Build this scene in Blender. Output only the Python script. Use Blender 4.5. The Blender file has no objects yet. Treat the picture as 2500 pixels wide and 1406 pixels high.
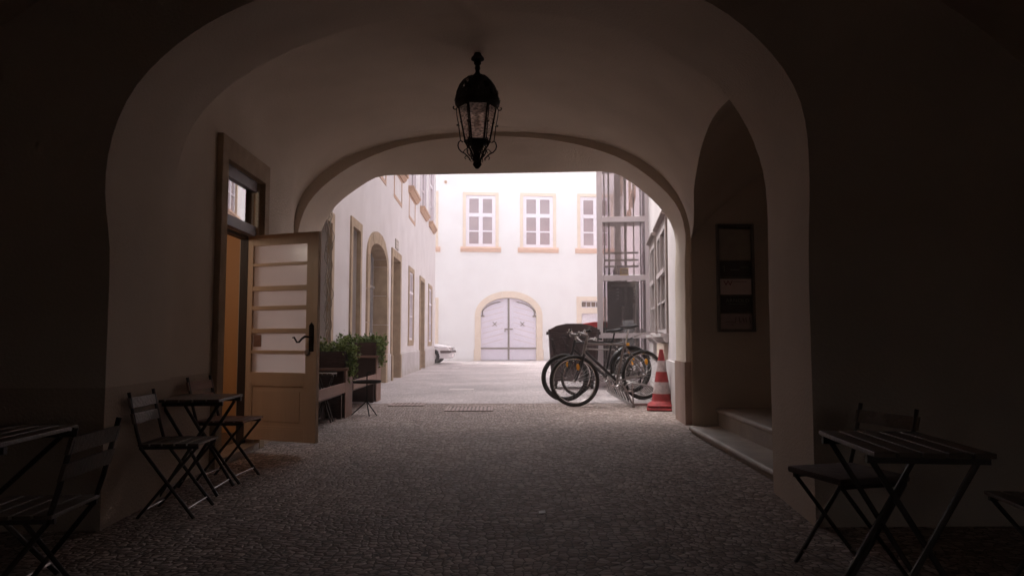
import bpy, bmesh, math, random
import numpy as np
from mathutils import Vector, Matrix, Euler
random.seed(7)
rad = math.radians
scene = bpy.context.scene
COL = scene.collection

# ---------------------------------------------------------------- camera, world, sun, exposure
F = 1800.0; CX, CY = 1250.0, 703.0
PITCH = math.atan(127 / F); YAW = math.atan(37 / F)
cam_d = bpy.data.cameras.new('camera'); cam = bpy.data.objects.new('camera', cam_d); COL.objects.link(cam)
cam.location = (0, 0, 1.0)
cam.rotation_euler = (math.pi / 2 + PITCH, 0, -YAW)
cam_d.sensor_width = 36.0; cam_d.lens = F / 2500 * 36; cam_d.clip_start = 0.05; cam_d.clip_end = 2000
scene.camera = cam

world = bpy.data.worlds.new("World"); scene.world = world; world.use_nodes = True
wt = world.node_tree; wt.nodes.clear()
sky = wt.nodes.new('ShaderNodeTexSky'); sky.sky_type = 'NISHITA'; sky.sun_disc = False
SUN_EL, SUN_AZ = rad(62), rad(290)
sky.sun_elevation = SUN_EL; sky.sun_rotation = SUN_AZ; sky.air_density = 1.0; sky.dust_density = 3.0
hs = wt.nodes.new('ShaderNodeHueSaturation'); hs.inputs['Saturation'].default_value = 0.15
tint = wt.nodes.new('ShaderNodeMix'); tint.data_type = 'RGBA'; tint.blend_type = 'MULTIPLY'; tint.inputs[0].default_value = 1
tint.inputs[7].default_value = (1.0, 0.965, 0.978, 1)
bg = wt.nodes.new('ShaderNodeBackground'); bg.inputs['Strength'].default_value = 0.15
wo = wt.nodes.new('ShaderNodeOutputWorld')
wt.links.new(sky.outputs[0], hs.inputs['Color']); wt.links.new(hs.outputs[0], tint.inputs[6])
wt.links.new(tint.outputs[2], bg.inputs['Color']); wt.links.new(bg.outputs[0], wo.inputs['Surface'])
sun_d = bpy.data.lights.new('sun', 'SUN'); sun_d.energy = 0.5; sun_d.angle = rad(25); sun_d.color = (1, 0.96, 0.92)
sun = bpy.data.objects.new('sun', sun_d); COL.objects.link(sun); sun.location = (0, 20, 30)
# sun travels from azimuth SUN_AZ (measured from +Y towards +X)
sdir = Vector((math.sin(SUN_AZ) * math.cos(SUN_EL), math.cos(SUN_AZ) * math.cos(SUN_EL), math.sin(SUN_EL)))
sun.rotation_euler = (sdir).to_track_quat('Z', 'Y').to_euler()
vs = scene.view_settings; vs.view_transform = 'Standard'; vs.look = 'None'; vs.gamma = 1; vs.exposure = 2.03
cy = scene.cycles; cy.max_bounces = 12; cy.diffuse_bounces = 7; cy.glossy_bounces = 4; cy.transmission_bounces = 6; cy.volume_bounces = 2
cy.transparent_max_bounces = 12; cy.use_denoising = True; cy.sample_clamp_indirect = 10
cy.caustics_reflective = False; cy.caustics_refractive = False

# ---------------------------------------------------------------- measured positions
RC = Euler(cam.rotation_euler, 'XYZ').to_matrix(); CP = Vector((0, 0, 1.0))
def ray(px, py): return RC @ Vector(((px - CX) / F, (CY - py) / F, -1))
def PP(px, py, o, n):
    d = ray(px, py); o = Vector(o); n = Vector(n); return CP + d * ((o - CP).dot(n) / d.dot(n))
def PX(px, py, X): return PP(px, py, (X, 0, 0), (1, 0, 0))
def PY(px, py, Y): return PP(px, py, (0, Y, 0), (0, 1, 0))
def PZ(px, py, Z=0): return PP(px, py, (0, 0, Z), (0, 0, 1))

# ---------------------------------------------------------------- mesh builder
class MB:
    def __init__(s, T=None): s.v = []; s.f = []; s.T = T
    def add(s, vs_, fs):
        n = len(s.v)
        for p in vs_:
            p = Vector(p); s.v.append(s.T @ p if s.T is not None else p)
        s.f += [tuple(i + n for i in f) for f in fs]; return s
    def box(s, x0, x1, y0, y1, z0, z1):
        return s.add([(x0,y0,z0),(x1,y0,z0),(x1,y1,z0),(x0,y1,z0),(x0,y0,z1),(x1,y0,z1),(x1,y1,z1),(x0,y1,z1)],
                     [(0,3,2,1),(4,5,6,7),(0,1,5,4),(1,2,6,5),(2,3,7,6),(3,0,4,7)])
    def beam(s, a, b, w, h, up=(0,0,1)):
        a = Vector(a); b = Vector(b); d = (b - a).normalized(); up = Vector(up)
        if abs(d.dot(up)) > 0.98: up = Vector((1, 0, 0))
        sx = d.cross(up).normalized() * (w / 2); sz = sx.cross(d).normalized() * (h / 2)
        p = []
        for q in (a, b):
            p += [q - sx - sz, q + sx - sz, q + sx + sz, q - sx + sz]
        return s.add(p, [(0,1,2,3),(7,6,5,4),(0,4,5,1),(1,5,6,2),(2,6,7,3),(3,7,4,0)])
    def tube(s, pts, r, n=8, closed=False):
        pts = [Vector(p) for p in pts]; m = len(pts)
        rs = r if isinstance(r, (list, tuple)) else [r] * m
        vs_, fs = [], []; prev = None
        for i, p in enumerate(pts):
            if closed: d = pts[(i+1) % m] - pts[i-1]
            else: d = pts[min(i+1, m-1)] - pts[max(i-1, 0)]
            d.normalize()
            if prev is None:
                a = Vector((0,0,1)) if abs(d.z) < 0.9 else Vector((1,0,0)); x = d.cross(a).normalized()
            else:
                x = (prev - d * prev.dot(d))
                x = x.normalized() if x.length > 1e-6 else d.cross(Vector((0,0,1))).normalized()
            prev = x; y = d.cross(x)
            for k in range(n):
                t = 2 * math.pi * k / n; vs_.append(p + (x * math.cos(t) + y * math.sin(t)) * rs[i])
        for i in range(m if closed else m - 1):
            j = (i + 1) % m
            for k in range(n):
                l = (k + 1) % n; fs.append((i*n+k, i*n+l, j*n+l, j*n+k))
        if not closed:
            fs.append(tuple(range(n))[::-1]); fs.append(tuple(range((m-1)*n, m*n)))
        return s.add(vs_, fs)
    def cyl(s, a, b, r, n=12, r2=None): return s.tube([a, b], [r, r if r2 is None else r2], n)
    def torus(s, c, ax, R, r, n=40, k=8, a0=0, a1=2*math.pi):
        c = Vector(c); ax = Vector(ax).normalized()
        u = ax.orthogonal().normalized() if abs(ax.y) < .9 else Vector((1,0,0)); u = (u - ax*u.dot(ax)).normalized(); w = ax.cross(u)
        full = abs(a1 - a0 - 2*math.pi) < 1e-6; m = n if full else n + 1
        return s.tube([c + (u*math.cos(a0+(a1-a0)*i/n) + w*math.sin(a0+(a1-a0)*i/n))*R for i in range(m)], r, k, closed=full)
    def lathe(s, prof, c=(0,0,0), n=24, caps=True):
        c = Vector(c); vs_, fs = [], []
        for r, z in prof:
            for k in range(n):
                t = 2*math.pi*k/n; vs_.append(c + Vector((r*math.cos(t), r*math.sin(t), z)))
        for i in range(len(prof)-1):
            for k in range(n):
                l = (k+1) % n; fs.append((i*n+k, i*n+l, (i+1)*n+l, (i+1)*n+k))
        if caps: fs.append(tuple(range(n))[::-1]); fs.append(tuple(range((len(prof)-1)*n, len(prof)*n)))
        return s.add(vs_, fs)
    def prism(s, poly, f, a, b):
        """poly: 2D points, f(p, q, t) -> 3D, swept from t=a to t=b"""
        n = len(poly); vs_ = [f(p, q, a) for p, q in poly] + [f(p, q, b) for p, q in poly]
        fs = [tuple(range(n))[::-1], tuple(range(n, 2*n))] + [(i, (i+1) % n, n+(i+1) % n, n+i) for i in range(n)]
        return s.add(vs_, fs)
    def loft(s, rings):
        n = len(rings[0]); vs_ = [p for r in rings for p in r]; fs = []
        for i in range(len(rings)-1):
            for k in range(n):
                l = (k+1) % n; fs.append((i*n+k, i*n+l, (i+1)*n+l, (i+1)*n+k))
        fs.append(tuple(range(n))[::-1]); fs.append(tuple(range((len(rings)-1)*n, len(rings)*n)))
        return s.add(vs_, fs)
    def mesh(s, name, off=None):
        me = bpy.data.meshes.new(name); off = off or Vector((0,0,0))
        me.from_pydata([tuple(p - off) for p in s.v], [], s.f); me.validate()
        bm = bmesh.new(); bm.from_mesh(me); bmesh.ops.recalc_face_normals(bm, faces=bm.faces); bm.to_mesh(me); bm.free()
        return me
    def build(s, name, mat, parent=None, smooth=None, world=False, bevel=0):
        me = s.mesh(name, root_loc(parent) if world else None)
        return finish(me, name, mat, parent, smooth, bevel)

def root_loc(o):
    if o is None: return Vector((0,0,0))
    while o.parent: o = o.parent
    return Vector(o.location)
def finish(me, name, mat, parent=None, smooth=None, bevel=0):
    if bevel:
        bm = bmesh.new(); bm.from_mesh(me)
        bmesh.ops.bevel(bm, geom=[e for e in bm.edges if len(e.link_faces) == 2 and e.calc_face_angle(0) > 0.6], offset=bevel, segments=2, affect='EDGES', profile=0.6)
        bm.to_mesh(me); bm.free()
    if smooth is not None:
        me.shade_smooth(); me.set_sharp_from_angle(angle=rad(smooth))
    me.materials.clear(); me.materials.append(mat)
    o = bpy.data.objects.new(name, me); COL.objects.link(o)
    if parent: o.parent = parent
    return o
def carved(name, mat, parent, base, cutters, smooth=None):
    """base minus each cutter (all MBs in world coordinates)"""
    b = bpy.data.objects.new('tmp', base.mesh('tmp')); COL.objects.link(b); tmp = [b]
    for i, c in enumerate(cutters):
        k = bpy.data.objects.new('cut', c.mesh('cut')); COL.objects.link(k); tmp.append(k)
        m = b.modifiers.new('b%d' % i, 'BOOLEAN'); m.operation = 'DIFFERENCE'; m.object = k; m.solver = 'EXACT'
    dg = bpy.context.evaluated_depsgraph_get(); dg.update()
    me = bpy.data.meshes.new_from_object(b.evaluated_get(dg)); me.name = name
    for t in tmp: bpy.data.objects.remove(t)
    L = root_loc(parent)
    me.transform(Matrix.Translation(-L))
    return finish(me, name, mat, parent, smooth)

def thing(name, label, cat, loc=(0,0,0), rz=0, group=None, scale=1):
    o = bpy.data.objects.new(name, None); COL.objects.link(o); o.location = loc; o.rotation_euler = (0,0,rz)
    o.empty_display_size = .1
    if scale != 1: o.scale = (scale,)*3
    o['label'] = label; o['category'] = cat
    if group: o['group'] = group
    return o
def tag(o, label, cat, group=None):
    o['label'] = label; o['category'] = cat
    if group: o['group'] = group
    return o
def dup(root, label, loc, rz, group=None):
    r = root.copy(); COL.objects.link(r); r.location = loc; r.rotation_euler = (0,0,rz); r['label'] = label
    if group: r['group'] = group
    for ch in list(root.children):
        c = ch.copy(); COL.objects.link(c); c.parent = r
        for g in list(ch.children):
            d = g.copy(); COL.objects.link(d); d.parent = c
    return r

# ---------------------------------------------------------------- materials
def mat(name, col, rough=.7, metal=0, var=.12, scale=6, bump=0, bscale=40, stretch=(1,1,1), spec=.5, col2=None, fac=.5, detail=5):
    m = bpy.data.materials.new(name); m.use_nodes = True; nt = m.node_tree; N = nt.nodes; Lk = nt.links
    p = N['Principled BSDF']; p.inputs['Roughness'].default_value = rough; p.inputs['Metallic'].default_value = metal
    p.inputs['Specular IOR Level'].default_value = spec
    tc = N.new('ShaderNodeTexCoord'); mp = N.new('ShaderNodeMapping'); mp.inputs['Scale'].default_value = stretch
    Lk.new(tc.outputs['Object'], mp.inputs['Vector'])
    nz = N.new('ShaderNodeTexNoise'); nz.inputs['Scale'].default_value = scale; nz.inputs['Detail'].default_value = detail
    Lk.new(mp.outputs[0], nz.inputs['Vector'])
    rp = N.new('ShaderNodeValToRGB'); e = rp.color_ramp.elements
    c = Vector(col); c2 = Vector(col2) if col2 else c * (1 - var * 2)
    e[0].position = fac - .22; e[0].color = (*[max(0, x) for x in c2], 1)
    e[1].position = fac + .22; e[1].color = (*[min(1, x * (1 + (0 if col2 else var))) for x in c], 1)
    Lk.new(nz.outputs['Fac'], rp.inputs[0]); Lk.new(rp.outputs[0], p.inputs['Base Color'])
    if bump:
        nb = N.new('ShaderNodeTexNoise'); nb.inputs['Scale'].default_value = bscale; nb.inputs['Detail'].default_value = 6
        Lk.new(mp.outputs[0], nb.inputs['Vector'])
        bp = N.new('ShaderNodeBump'); bp.inputs['Strength'].default_value = bump; bp.inputs['Distance'].default_value = .02
        Lk.new(nb.outputs['Fac'], bp.inputs['Height']); Lk.new(bp.outputs[0], p.inputs['Normal'])
    return m
def plaster(name, col, dark, dirt_h=0, band=None, grain=.35):
    """painted render: broad mottling, fine grain, optional grime creeping up from the ground, optional painted dado"""
    m = mat(name, col, .9, 0, 0, 1.3, grain, 55, spec=.2, col2=dark, fac=.42, detail=9)
    nt = m.node_tree; N = nt.nodes; Lk = nt.links; p = N['Principled BSDF']
    src = p.inputs['Base Color'].links[0].from_socket
    g = N.new('ShaderNodeNewGeometry'); sx = N.new('ShaderNodeSeparateXYZ'); Lk.new(g.outputs['Position'], sx.inputs[0])
    if dirt_h:
        nz = N.new('ShaderNodeTexNoise'); nz.inputs['Scale'].default_value = 2.5; nz.inputs['Detail'].default_value = 8
        Lk.new(g.outputs['Position'], nz.inputs['Vector'])
        a = N.new('ShaderNodeMath'); a.operation = 'MULTIPLY_ADD'; a.inputs[1].default_value = dirt_h * 2; a.inputs[2].default_value = -dirt_h * .6
        Lk.new(nz.outputs['Fac'], a.inputs[0])
        b = N.new('ShaderNodeMath'); b.operation = 'SUBTRACT'; Lk.new(a.outputs[0], b.inputs[0]); Lk.new(sx.outputs['Z'], b.inputs[1])
        r = N.new('ShaderNodeMapRange'); r.inputs[1].default_value = -.05; r.inputs[2].default_value = .35; r.inputs[4].default_value = .55
        Lk.new(b.outputs[0], r.inputs[0])
        mx = N.new('ShaderNodeMix'); mx.data_type = 'RGBA'; mx.inputs[7].default_value = (.30, .25, .19, 1)
        Lk.new(r.outputs[0], mx.inputs[0]); Lk.new(src, mx.inputs[6]); src = mx.outputs[2]
    if band:
        l = N.new('ShaderNodeMath'); l.operation = 'LESS_THAN'; l.inputs[1].default_value = band[0]; Lk.new(sx.outputs['Z'], l.inputs[0])
        l2 = N.new('ShaderNodeMath'); l2.operation = 'LESS_THAN'; l2.inputs[1].default_value = -1.5; Lk.new(sx.outputs['X'], l2.inputs[0])
        l3 = N.new('ShaderNodeMath'); l3.operation = 'MULTIPLY'; Lk.new(l.outputs[0], l3.inputs[0]); Lk.new(l2.outputs[0], l3.inputs[1])
        mx = N.new('ShaderNodeMix'); mx.data_type = 'RGBA'; mx.blend_type = 'MULTIPLY'; mx.inputs[7].default_value = (*band[1], 1)
        Lk.new(l3.outputs[0], mx.inputs[0]); Lk.new(src, mx.inputs[6]); src = mx.outputs[2]
    Lk.new(src, p.inputs['Base Color'])
    return m
def cobbles(name, cols, scale, bump, edge=.10, rough=.78, joint=(.05,.04,.035)):
    m = bpy.data.materials.new(name); m.use_nodes = True; nt = m.node_tree; N = nt.nodes; Lk = nt.links
    p = N['Principled BSDF']; p.inputs['Roughness'].default_value = rough
    g = N.new('ShaderNodeNewGeometry')
    # gentle warp so the rows wander like hand laid setts
    wn = N.new('ShaderNodeTexNoise'); wn.inputs['Scale'].default_value = .9; wn.inputs['Detail'].default_value = 3
    Lk.new(g.outputs['Position'], wn.inputs['Vector'])
    wv = N.new('ShaderNodeVectorMath'); wv.operation = 'SCALE'; wv.inputs['Scale'].default_value = .35; Lk.new(wn.outputs['Color'], wv.inputs[0])
    ad = N.new('ShaderNodeVectorMath'); Lk.new(g.outputs['Position'], ad.inputs[0]); Lk.new(wv.outputs[0], ad.inputs[1])
    mp = N.new('ShaderNodeMapping'); mp.inputs['Scale'].default_value = (1, 1.15, 0); Lk.new(ad.outputs[0], mp.inputs['Vector'])
    ve = N.new('ShaderNodeTexVoronoi'); ve.feature = 'DISTANCE_TO_EDGE'; ve.inputs['Scale'].default_value = scale; ve.inputs['Randomness'].default_value = .62
    vc = N.new('ShaderNodeTexVoronoi'); vc.inputs['Scale'].default_value = scale; vc.inputs['Randomness'].default_value = .62
    Lk.new(mp.outputs[0], ve.inputs['Vector']); Lk.new(mp.outputs[0], vc.inputs['Vector'])
    rp = N.new('ShaderNodeValToRGB'); e = rp.color_ramp.elements; e[0].position = .1; e[1].position = .92
    e[0].color = (*cols[0], 1); e[1].color = (*cols[2], 1); k = e.new(.5); k.color = (*cols[1], 1)
    sp = N.new('ShaderNodeSeparateColor'); Lk.new(vc.outputs['Color'], sp.inputs[0]); Lk.new(sp.outputs[0], rp.inputs[0])
    jr = N.new('ShaderNodeMapRange'); jr.inputs[1].default_value = .01; jr.inputs[2].default_value = edge; Lk.new(ve.outputs['Distance'], jr.inputs[0])
    n2 = N.new('ShaderNodeTexNoise'); n2.inputs['Scale'].default_value = .55; n2.inputs['Detail'].default_value = 6; Lk.new(g.outputs['Position'], n2.inputs['Vector'])
    nr = N.new('ShaderNodeMapRange'); nr.inputs[1].default_value = .3; nr.inputs[2].default_value = .7; nr.inputs[3].default_value = .72; nr.inputs[4].default_value = 1.1
    Lk.new(n2.outputs['Fac'], nr.inputs[0])
    mx = N.new('ShaderNodeMix'); mx.data_type = 'RGBA'; mx.inputs[6].default_value = (*joint, 1)
    Lk.new(jr.outputs[0], mx.inputs[0]); Lk.new(rp.outputs[0], mx.inputs[7])
    ml = N.new('ShaderNodeMix'); ml.data_type = 'RGBA'; ml.blend_type = 'MULTIPLY'; ml.inputs[0].default_value = 1
    Lk.new(mx.outputs[2], ml.inputs[6]); Lk.new(nr.outputs[0], ml.inputs[7]); Lk.new(ml.outputs[2], p.inputs['Base Color'])
    hr = N.new('ShaderNodeMapRange'); hr.interpolation_type = 'SMOOTHSTEP'; hr.inputs[1].default_value = 0; hr.inputs[2].default_value = .3; Lk.new(ve.outputs['Distance'], hr.inputs[0])
    n3 = N.new('ShaderNodeTexNoise'); n3.inputs['Scale'].default_value = 60; Lk.new(g.outputs['Position'], n3.inputs['Vector'])
    h1 = N.new('ShaderNodeMath'); h1.operation = 'MULTIPLY_ADD'; h1.inputs[1].default_value = .25; Lk.new(n3.outputs['Fac'], h1.inputs[0]); Lk.new(hr.outputs[0], h1.inputs[2])
    h2 = N.new('ShaderNodeMath'); h2.operation = 'MULTIPLY_ADD'; h2.inputs[1].default_value = .5; Lk.new(sp.outputs[1], h2.inputs[0]); Lk.new(h1.outputs[0], h2.inputs[2])
    bp = N.new('ShaderNodeBump'); bp.inputs['Strength'].default_value = bump; bp.inputs['Distance'].default_value = .02
    Lk.new(h2.outputs[0], bp.inputs['Height']); Lk.new(bp.outputs[0], p.inputs['Normal'])
    return m
def glassy(name, col, rough=.02, clear=.75, gl=.1):
    """thin sheet glass: mostly see-through with a weak mirror"""
    m = bpy.data.materials.new(name); m.use_nodes = True; nt = m.node_tree; N = nt.nodes; Lk = nt.links; N.remove(N['Principled BSDF'])
    tr = N.new('ShaderNodeBsdfTransparent'); tr.inputs[0].default_value = (*col, 1)
    g = N.new('ShaderNodeBsdfGlossy'); g.inputs['Roughness'].default_value = rough
    d = N.new('ShaderNodeBsdfDiffuse'); d.inputs[0].default_value = (.6, .55, .56, 1)
    m1 = N.new('ShaderNodeMixShader'); m1.inputs[0].default_value = 1 - clear; Lk.new(tr.outputs[0], m1.inputs[1]); Lk.new(d.outputs[0], m1.inputs[2])
    m2 = N.new('ShaderNodeMixShader'); fr = N.new('ShaderNodeFresnel'); fr.inputs[0].default_value = 1.5
    ad = N.new('ShaderNodeMath'); ad.inputs[1].default_value = gl; Lk.new(fr.outputs[0], ad.inputs[0])
    Lk.new(ad.outputs[0], m2.inputs[0]); Lk.new(m1.outputs[0], m2.inputs[1]); Lk.new(g.outputs[0], m2.inputs[2])
    Lk.new(m2.outputs[0], N['Material Output'].inputs['Surface']); return m
def frosted(name, col, tl=.6, bump=0, bscale=30):
    m = bpy.data.materials.new(name); m.use_nodes = True; nt = m.node_tree; N = nt.nodes; Lk = nt.links; N.remove(N['Principled BSDF'])
    t = N.new('ShaderNodeBsdfTranslucent'); t.inputs[0].default_value = (*col, 1); d = N.new('ShaderNodeBsdfDiffuse'); d.inputs[0].default_value = (*col, 1)
    mx = N.new('ShaderNodeMixShader'); mx.inputs[0].default_value = tl; Lk.new(d.outputs[0], mx.inputs[1]); Lk.new(t.outputs[0], mx.inputs[2])
    g = N.new('ShaderNodeBsdfGlossy'); g.inputs['Roughness'].default_value = .25
    m2 = N.new('ShaderNodeMixShader'); m2.inputs[0].default_value = .06; Lk.new(mx.outputs[0], m2.inputs[1]); Lk.new(g.outputs[0], m2.inputs[2])
    if bump:
        tc = N.new('ShaderNodeTexCoord'); mp = N.new('ShaderNodeMapping'); mp.inputs['Scale'].default_value = (1, 1, 2.2); Lk.new(tc.outputs['Object'], mp.inputs[0])
        nz = N.new('ShaderNodeTexNoise'); nz.inputs['Scale'].default_value = bscale; nz.inputs['Detail'].default_value = 3; Lk.new(mp.outputs[0], nz.inputs[0])
        rp = N.new('ShaderNodeValToRGB'); rp.color_ramp.elements[0].position = .35; rp.color_ramp.elements[1].position = .65
        rp.color_ramp.elements[0].color = (*[c*.45 for c in col], 1); rp.color_ramp.elements[1].color = (*col, 1)
        Lk.new(nz.outputs[0], rp.inputs[0]); Lk.new(rp.outputs[0], t.inputs[0]); Lk.new(rp.outputs[0], d.inputs[0])
    Lk.new(m2.outputs[0], N['Material Output'].inputs['Surface']); return m

M = dict(
    vault=plaster('vault_plaster', (.68,.59,.495), (.57,.49,.405), band=(.745,(.80,.76,.73))),
    white=plaster('courtyard_plaster', (.71,.665,.67), (.62,.57,.57), dirt_h=.45, grain=.2),
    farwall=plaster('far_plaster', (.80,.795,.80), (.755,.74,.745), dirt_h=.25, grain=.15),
    plinth=plaster('plinth_plaster', (.60,.56,.56), (.48,.44,.43), dirt_h=.5),
    stone=mat('sandstone', (.50,.38,.27), .9, 0, 0, 5, .6, 60, col2=(.36,.27,.19), detail=9, spec=.2),
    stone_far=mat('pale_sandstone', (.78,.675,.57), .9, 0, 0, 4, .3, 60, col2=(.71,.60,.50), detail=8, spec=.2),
    stone_step=mat('step_stone', (.40,.33,.27), .55, 0, 0, 6, .4, 50, col2=(.29,.24,.19), detail=8),
    jamb=mat('jamb_stone', (.40,.28,.24), .85, 0, 0, 4, .5, 60, stretch=(1,1,.3), col2=(.28,.19,.15), detail=8),
    doorstone=mat('door_surround_stone', (.44,.33,.22), .85, 0, 0, 7, .5, 60, col2=(.33,.24,.16), detail=8),
    sill=mat('terracotta_sill', (.55,.36,.25), .8, 0, 0, 5, .2, 40, col2=(.45,.29,.20)),
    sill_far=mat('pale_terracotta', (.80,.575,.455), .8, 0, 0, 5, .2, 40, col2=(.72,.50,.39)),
    frame_w=mat('white_window_paint', (.80,.76,.82), .5, 0, .03, 8),
    frame_p=mat('lilac_window_paint', (.72,.66,.70), .5, 0, .03, 8),
    frame_g=mat('pale_grey_window_paint', (.50,.45,.45), .5, 0, .05, 8),
    frame_d=mat('brown_grey_trim', (.27,.22,.20), .7, 0, .1, 8),
    pane_grey=mat('grey_pane', (.20,.17,.165), .15, 0, .15, 2),
    pane=mat('window_pane', (.36,.28,.29), .06, 0, 0, 1.2, col2=(.24,.18,.19), spec=.6),
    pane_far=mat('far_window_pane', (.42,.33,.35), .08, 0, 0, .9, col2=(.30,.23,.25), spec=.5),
    pane_dark=mat('dark_pane', (.05,.035,.025), .08, 0, .2, 2, spec=.6),
    brownwood=mat('brown_window_wood', (.16,.09,.045), .55, 0, 0, 6, .2, 40, stretch=(1,1,.15), col2=(.10,.055,.03)),
    gate=mat('gate_paint', (.74,.70,.79), .55, 0, 0, 3, .1, 30, col2=(.70,.66,.75)),
    iron=mat('dark_iron', (.025,.02,.018), .75, .6, .2, 12, .2, 60),
    iron_grey=mat('weathered_iron', (.30,.26,.235), .6, .4, .2, 20),
    grille=mat('grey_grille_paint', (.32,.30,.30), .5, .3, .1, 12),
    steel=mat('steel', (.30,.27,.26), .38, .8, .08, 12),
    lift=mat('lift_grey_paint', (.64,.575,.60), .5, .2, .03, 6),
    liftdark=mat('lift_cabin_steel', (.17,.15,.145), .4, .4, .15, 5),
    yellow=mat('yellow_box', (.90,.62,.04), .5, 0, .1, 12),
    door_w=mat('open_door_wood', (.70,.54,.40), .55, 0, 0, 4, .25, 40, stretch=(1,1,.12), col2=(.62,.47,.35)),
    orange=mat('ochre_door_panel', (.72,.44,.21), .5, 0, 0, 3, .1, 20, stretch=(1,1,.2), col2=(.62,.37,.17)),
    darkwood=mat('dark_door_frame', (.05,.035,.028), .6, 0, .15, 8, .2, 40, stretch=(1,1,.15)),
    lilacpaint=mat('grey_transom_paint', (.20,.17,.19), .5, 0, .06, 8),
    mirror=None,
    frost=frosted('frosted_glass', (.92,.80,.74), .72),
    lampglass=None,
    slat=mat('slat_wood', (.17,.115,.08), .45, 0, 0, 8, .3, 40, stretch=(.12,1,1), col2=(.10,.07,.05)),
    cushion=mat('cushion_cloth', (.36,.32,.31), .95, 0, .12, 14, .4, 90),
    seatpad=mat('seat_pad', (.16,.12,.11), .8, 0, .12, 20, .3, 120),
    chairmetal=mat('chair_steel', (.06,.047,.04), .6, .2, .1, 20),
    planter=mat('planter_stain', (.07,.036,.028), .7, 0, 0, 5, .4, 40, stretch=(.2,.2,1), col2=(.045,.023,.018)),
    board=mat('rail_board', (.32,.19,.145), .7, 0, 0, 6, .3, 40, stretch=(1,.1,1), col2=(.23,.13,.10)),
    leaf=mat('leaf', (.20,.27,.06), .6, 0, 0, 9, col2=(.07,.12,.022)),
    soil=mat('soil', (.04,.03,.02), .95, 0, .2, 20, .5, 40),
    white_plastic=mat('white_seat', (.72,.68,.68), .5, 0, .04, 8),
    rubber=mat('rubber', (.018,.015,.013), .75, 0, .2, 30, .3, 150),
    bikeblack=mat('bike_black', (.020,.018,.020), .3, 0, .1, 10),
    bikesilver=mat('bike_silver', (.24,.20,.185), .3, .6, .08, 10),
    bikewhite=mat('bike_pale', (.26,.22,.21), .35, .1, .06, 10),
    alloy=mat('alloy', (.60,.56,.54), .25, .95, .06, 14),
    amber=mat('amber_reflector', (.95,.42,.03), .25, 0, .08, 60),
    conered=mat('cone_red', (.42,.04,.042), .7, 0, 0, 12, .15, 60, col2=(.25,.03,.03)),
    conewhite=mat('cone_white', (.55,.46,.45), .6, 0, 0, 18, .15, 60, col2=(.30,.24,.23), fac=.42),
    bin=mat('bin_plastic', (.040,.020,.020), .45, 0, .1, 5, .1, 50),
    binred=mat('bin_red_lid', (.62,.05,.05), .45, 0, .08, 6),
    carpaint=mat('silver_car_paint', (.78,.74,.76), .22, .25, .02, 4),
    cartrim=mat('car_trim', (.10,.075,.075), .6, 0, .1, 10),
    carglass=mat('car_glass', (.02,.02,.025), .04, 0, .1, 3, spec=.8),
    lamp_clear=mat('headlight', (.62,.56,.58), .12, .3, .05, 20),
    signback=mat('sign_frame', (.15,.125,.105), .5, .2, .1, 10),
    signblank=mat('sign_blank_plate', (.38,.33,.27), .6, 0, .08, 10),
    signblack=mat('sign_black', (.06,.052,.048), .4, 0, .1, 10),
    signwhite=mat('sign_white', (.62,.52,.50), .5, 0, .04, 10),
    signpink=mat('sign_dusky', (.42,.32,.30), .5, 0, .06, 10),
    signred=mat('sign_red', (.20,.012,.02), .5, 0, .04, 10),
    signtext=mat('sign_text', (.34,.35,.30), .5, 0, .04, 10),
    signtext_d=mat('sign_text_dark', (.06,.02,.025), .5, 0, .04, 10),
    patch=mat('pale_concrete', (.62,.56,.55), .85, 0, .05, 6, .2, 60),
    grate=mat('rusty_grate', (.42,.32,.29), .7, .3, .15, 20, .3, 60),
    joint=mat('paving_joint_dirt', (.24,.20,.19), .9, 0, .2, 8),
    hole=mat('black_gap', (.02,.016,.014), .9, 0, .1, 10),
    roof=mat('roof_tile', (.30,.12,.07), .8, 0, .15, 10, .4, 20),
    wire=mat('garland_wire', (.30,.26,.22), .5, .3, .1, 20),
    plastic_bit=mat('litter', (.62,.60,.56), .5, 0, .04, 20),
)
def ripple():
    m = bpy.data.materials.new('rippled_glass'); m.use_nodes = True; nt = m.node_tree; N = nt.nodes; Lk = nt.links; N.remove(N['Principled BSDF'])
    tc = N.new('ShaderNodeTexCoord'); mp = N.new('ShaderNodeMapping'); mp.inputs['Scale'].default_value = (1,1,2.2); nz = N.new('ShaderNodeTexNoise'); nz.inputs['Scale'].default_value = 42; nz.inputs['Detail'].default_value = 2
    Lk.new(tc.outputs['Object'], mp.inputs[0]); Lk.new(mp.outputs[0], nz.inputs[0])
    rp = N.new('ShaderNodeMapRange'); rp.inputs[1].default_value = .35; rp.inputs[2].default_value = .65; rp.inputs[3].default_value = .25; rp.inputs[4].default_value = .85; Lk.new(nz.outputs[0], rp.inputs[0])
    t = N.new('ShaderNodeBsdfTransparent'); t.inputs[0].default_value = (.95,.88,.84,1); l = N.new('ShaderNodeBsdfTranslucent'); l.inputs[0].default_value = (1,.90,.85,1)
    x = N.new('ShaderNodeMixShader'); Lk.new(rp.outputs[0], x.inputs[0]); Lk.new(t.outputs[0], x.inputs[1]); Lk.new(l.outputs[0], x.inputs[2]); Lk.new(x.outputs[0], N['Material Output'].inputs['Surface']); return m
M['lampglass'] = ripple()
M['mirror'] = glassy('transom_glass', (.9,.88,.88), rough=.01, clear=1.0, gl=.42)
M['cobble'] = cobbles('passage_cobbles', [(.28,.21,.18),(.41,.325,.285),(.58,.47,.42)], 23, .5, joint=(.09,.065,.055))
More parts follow.
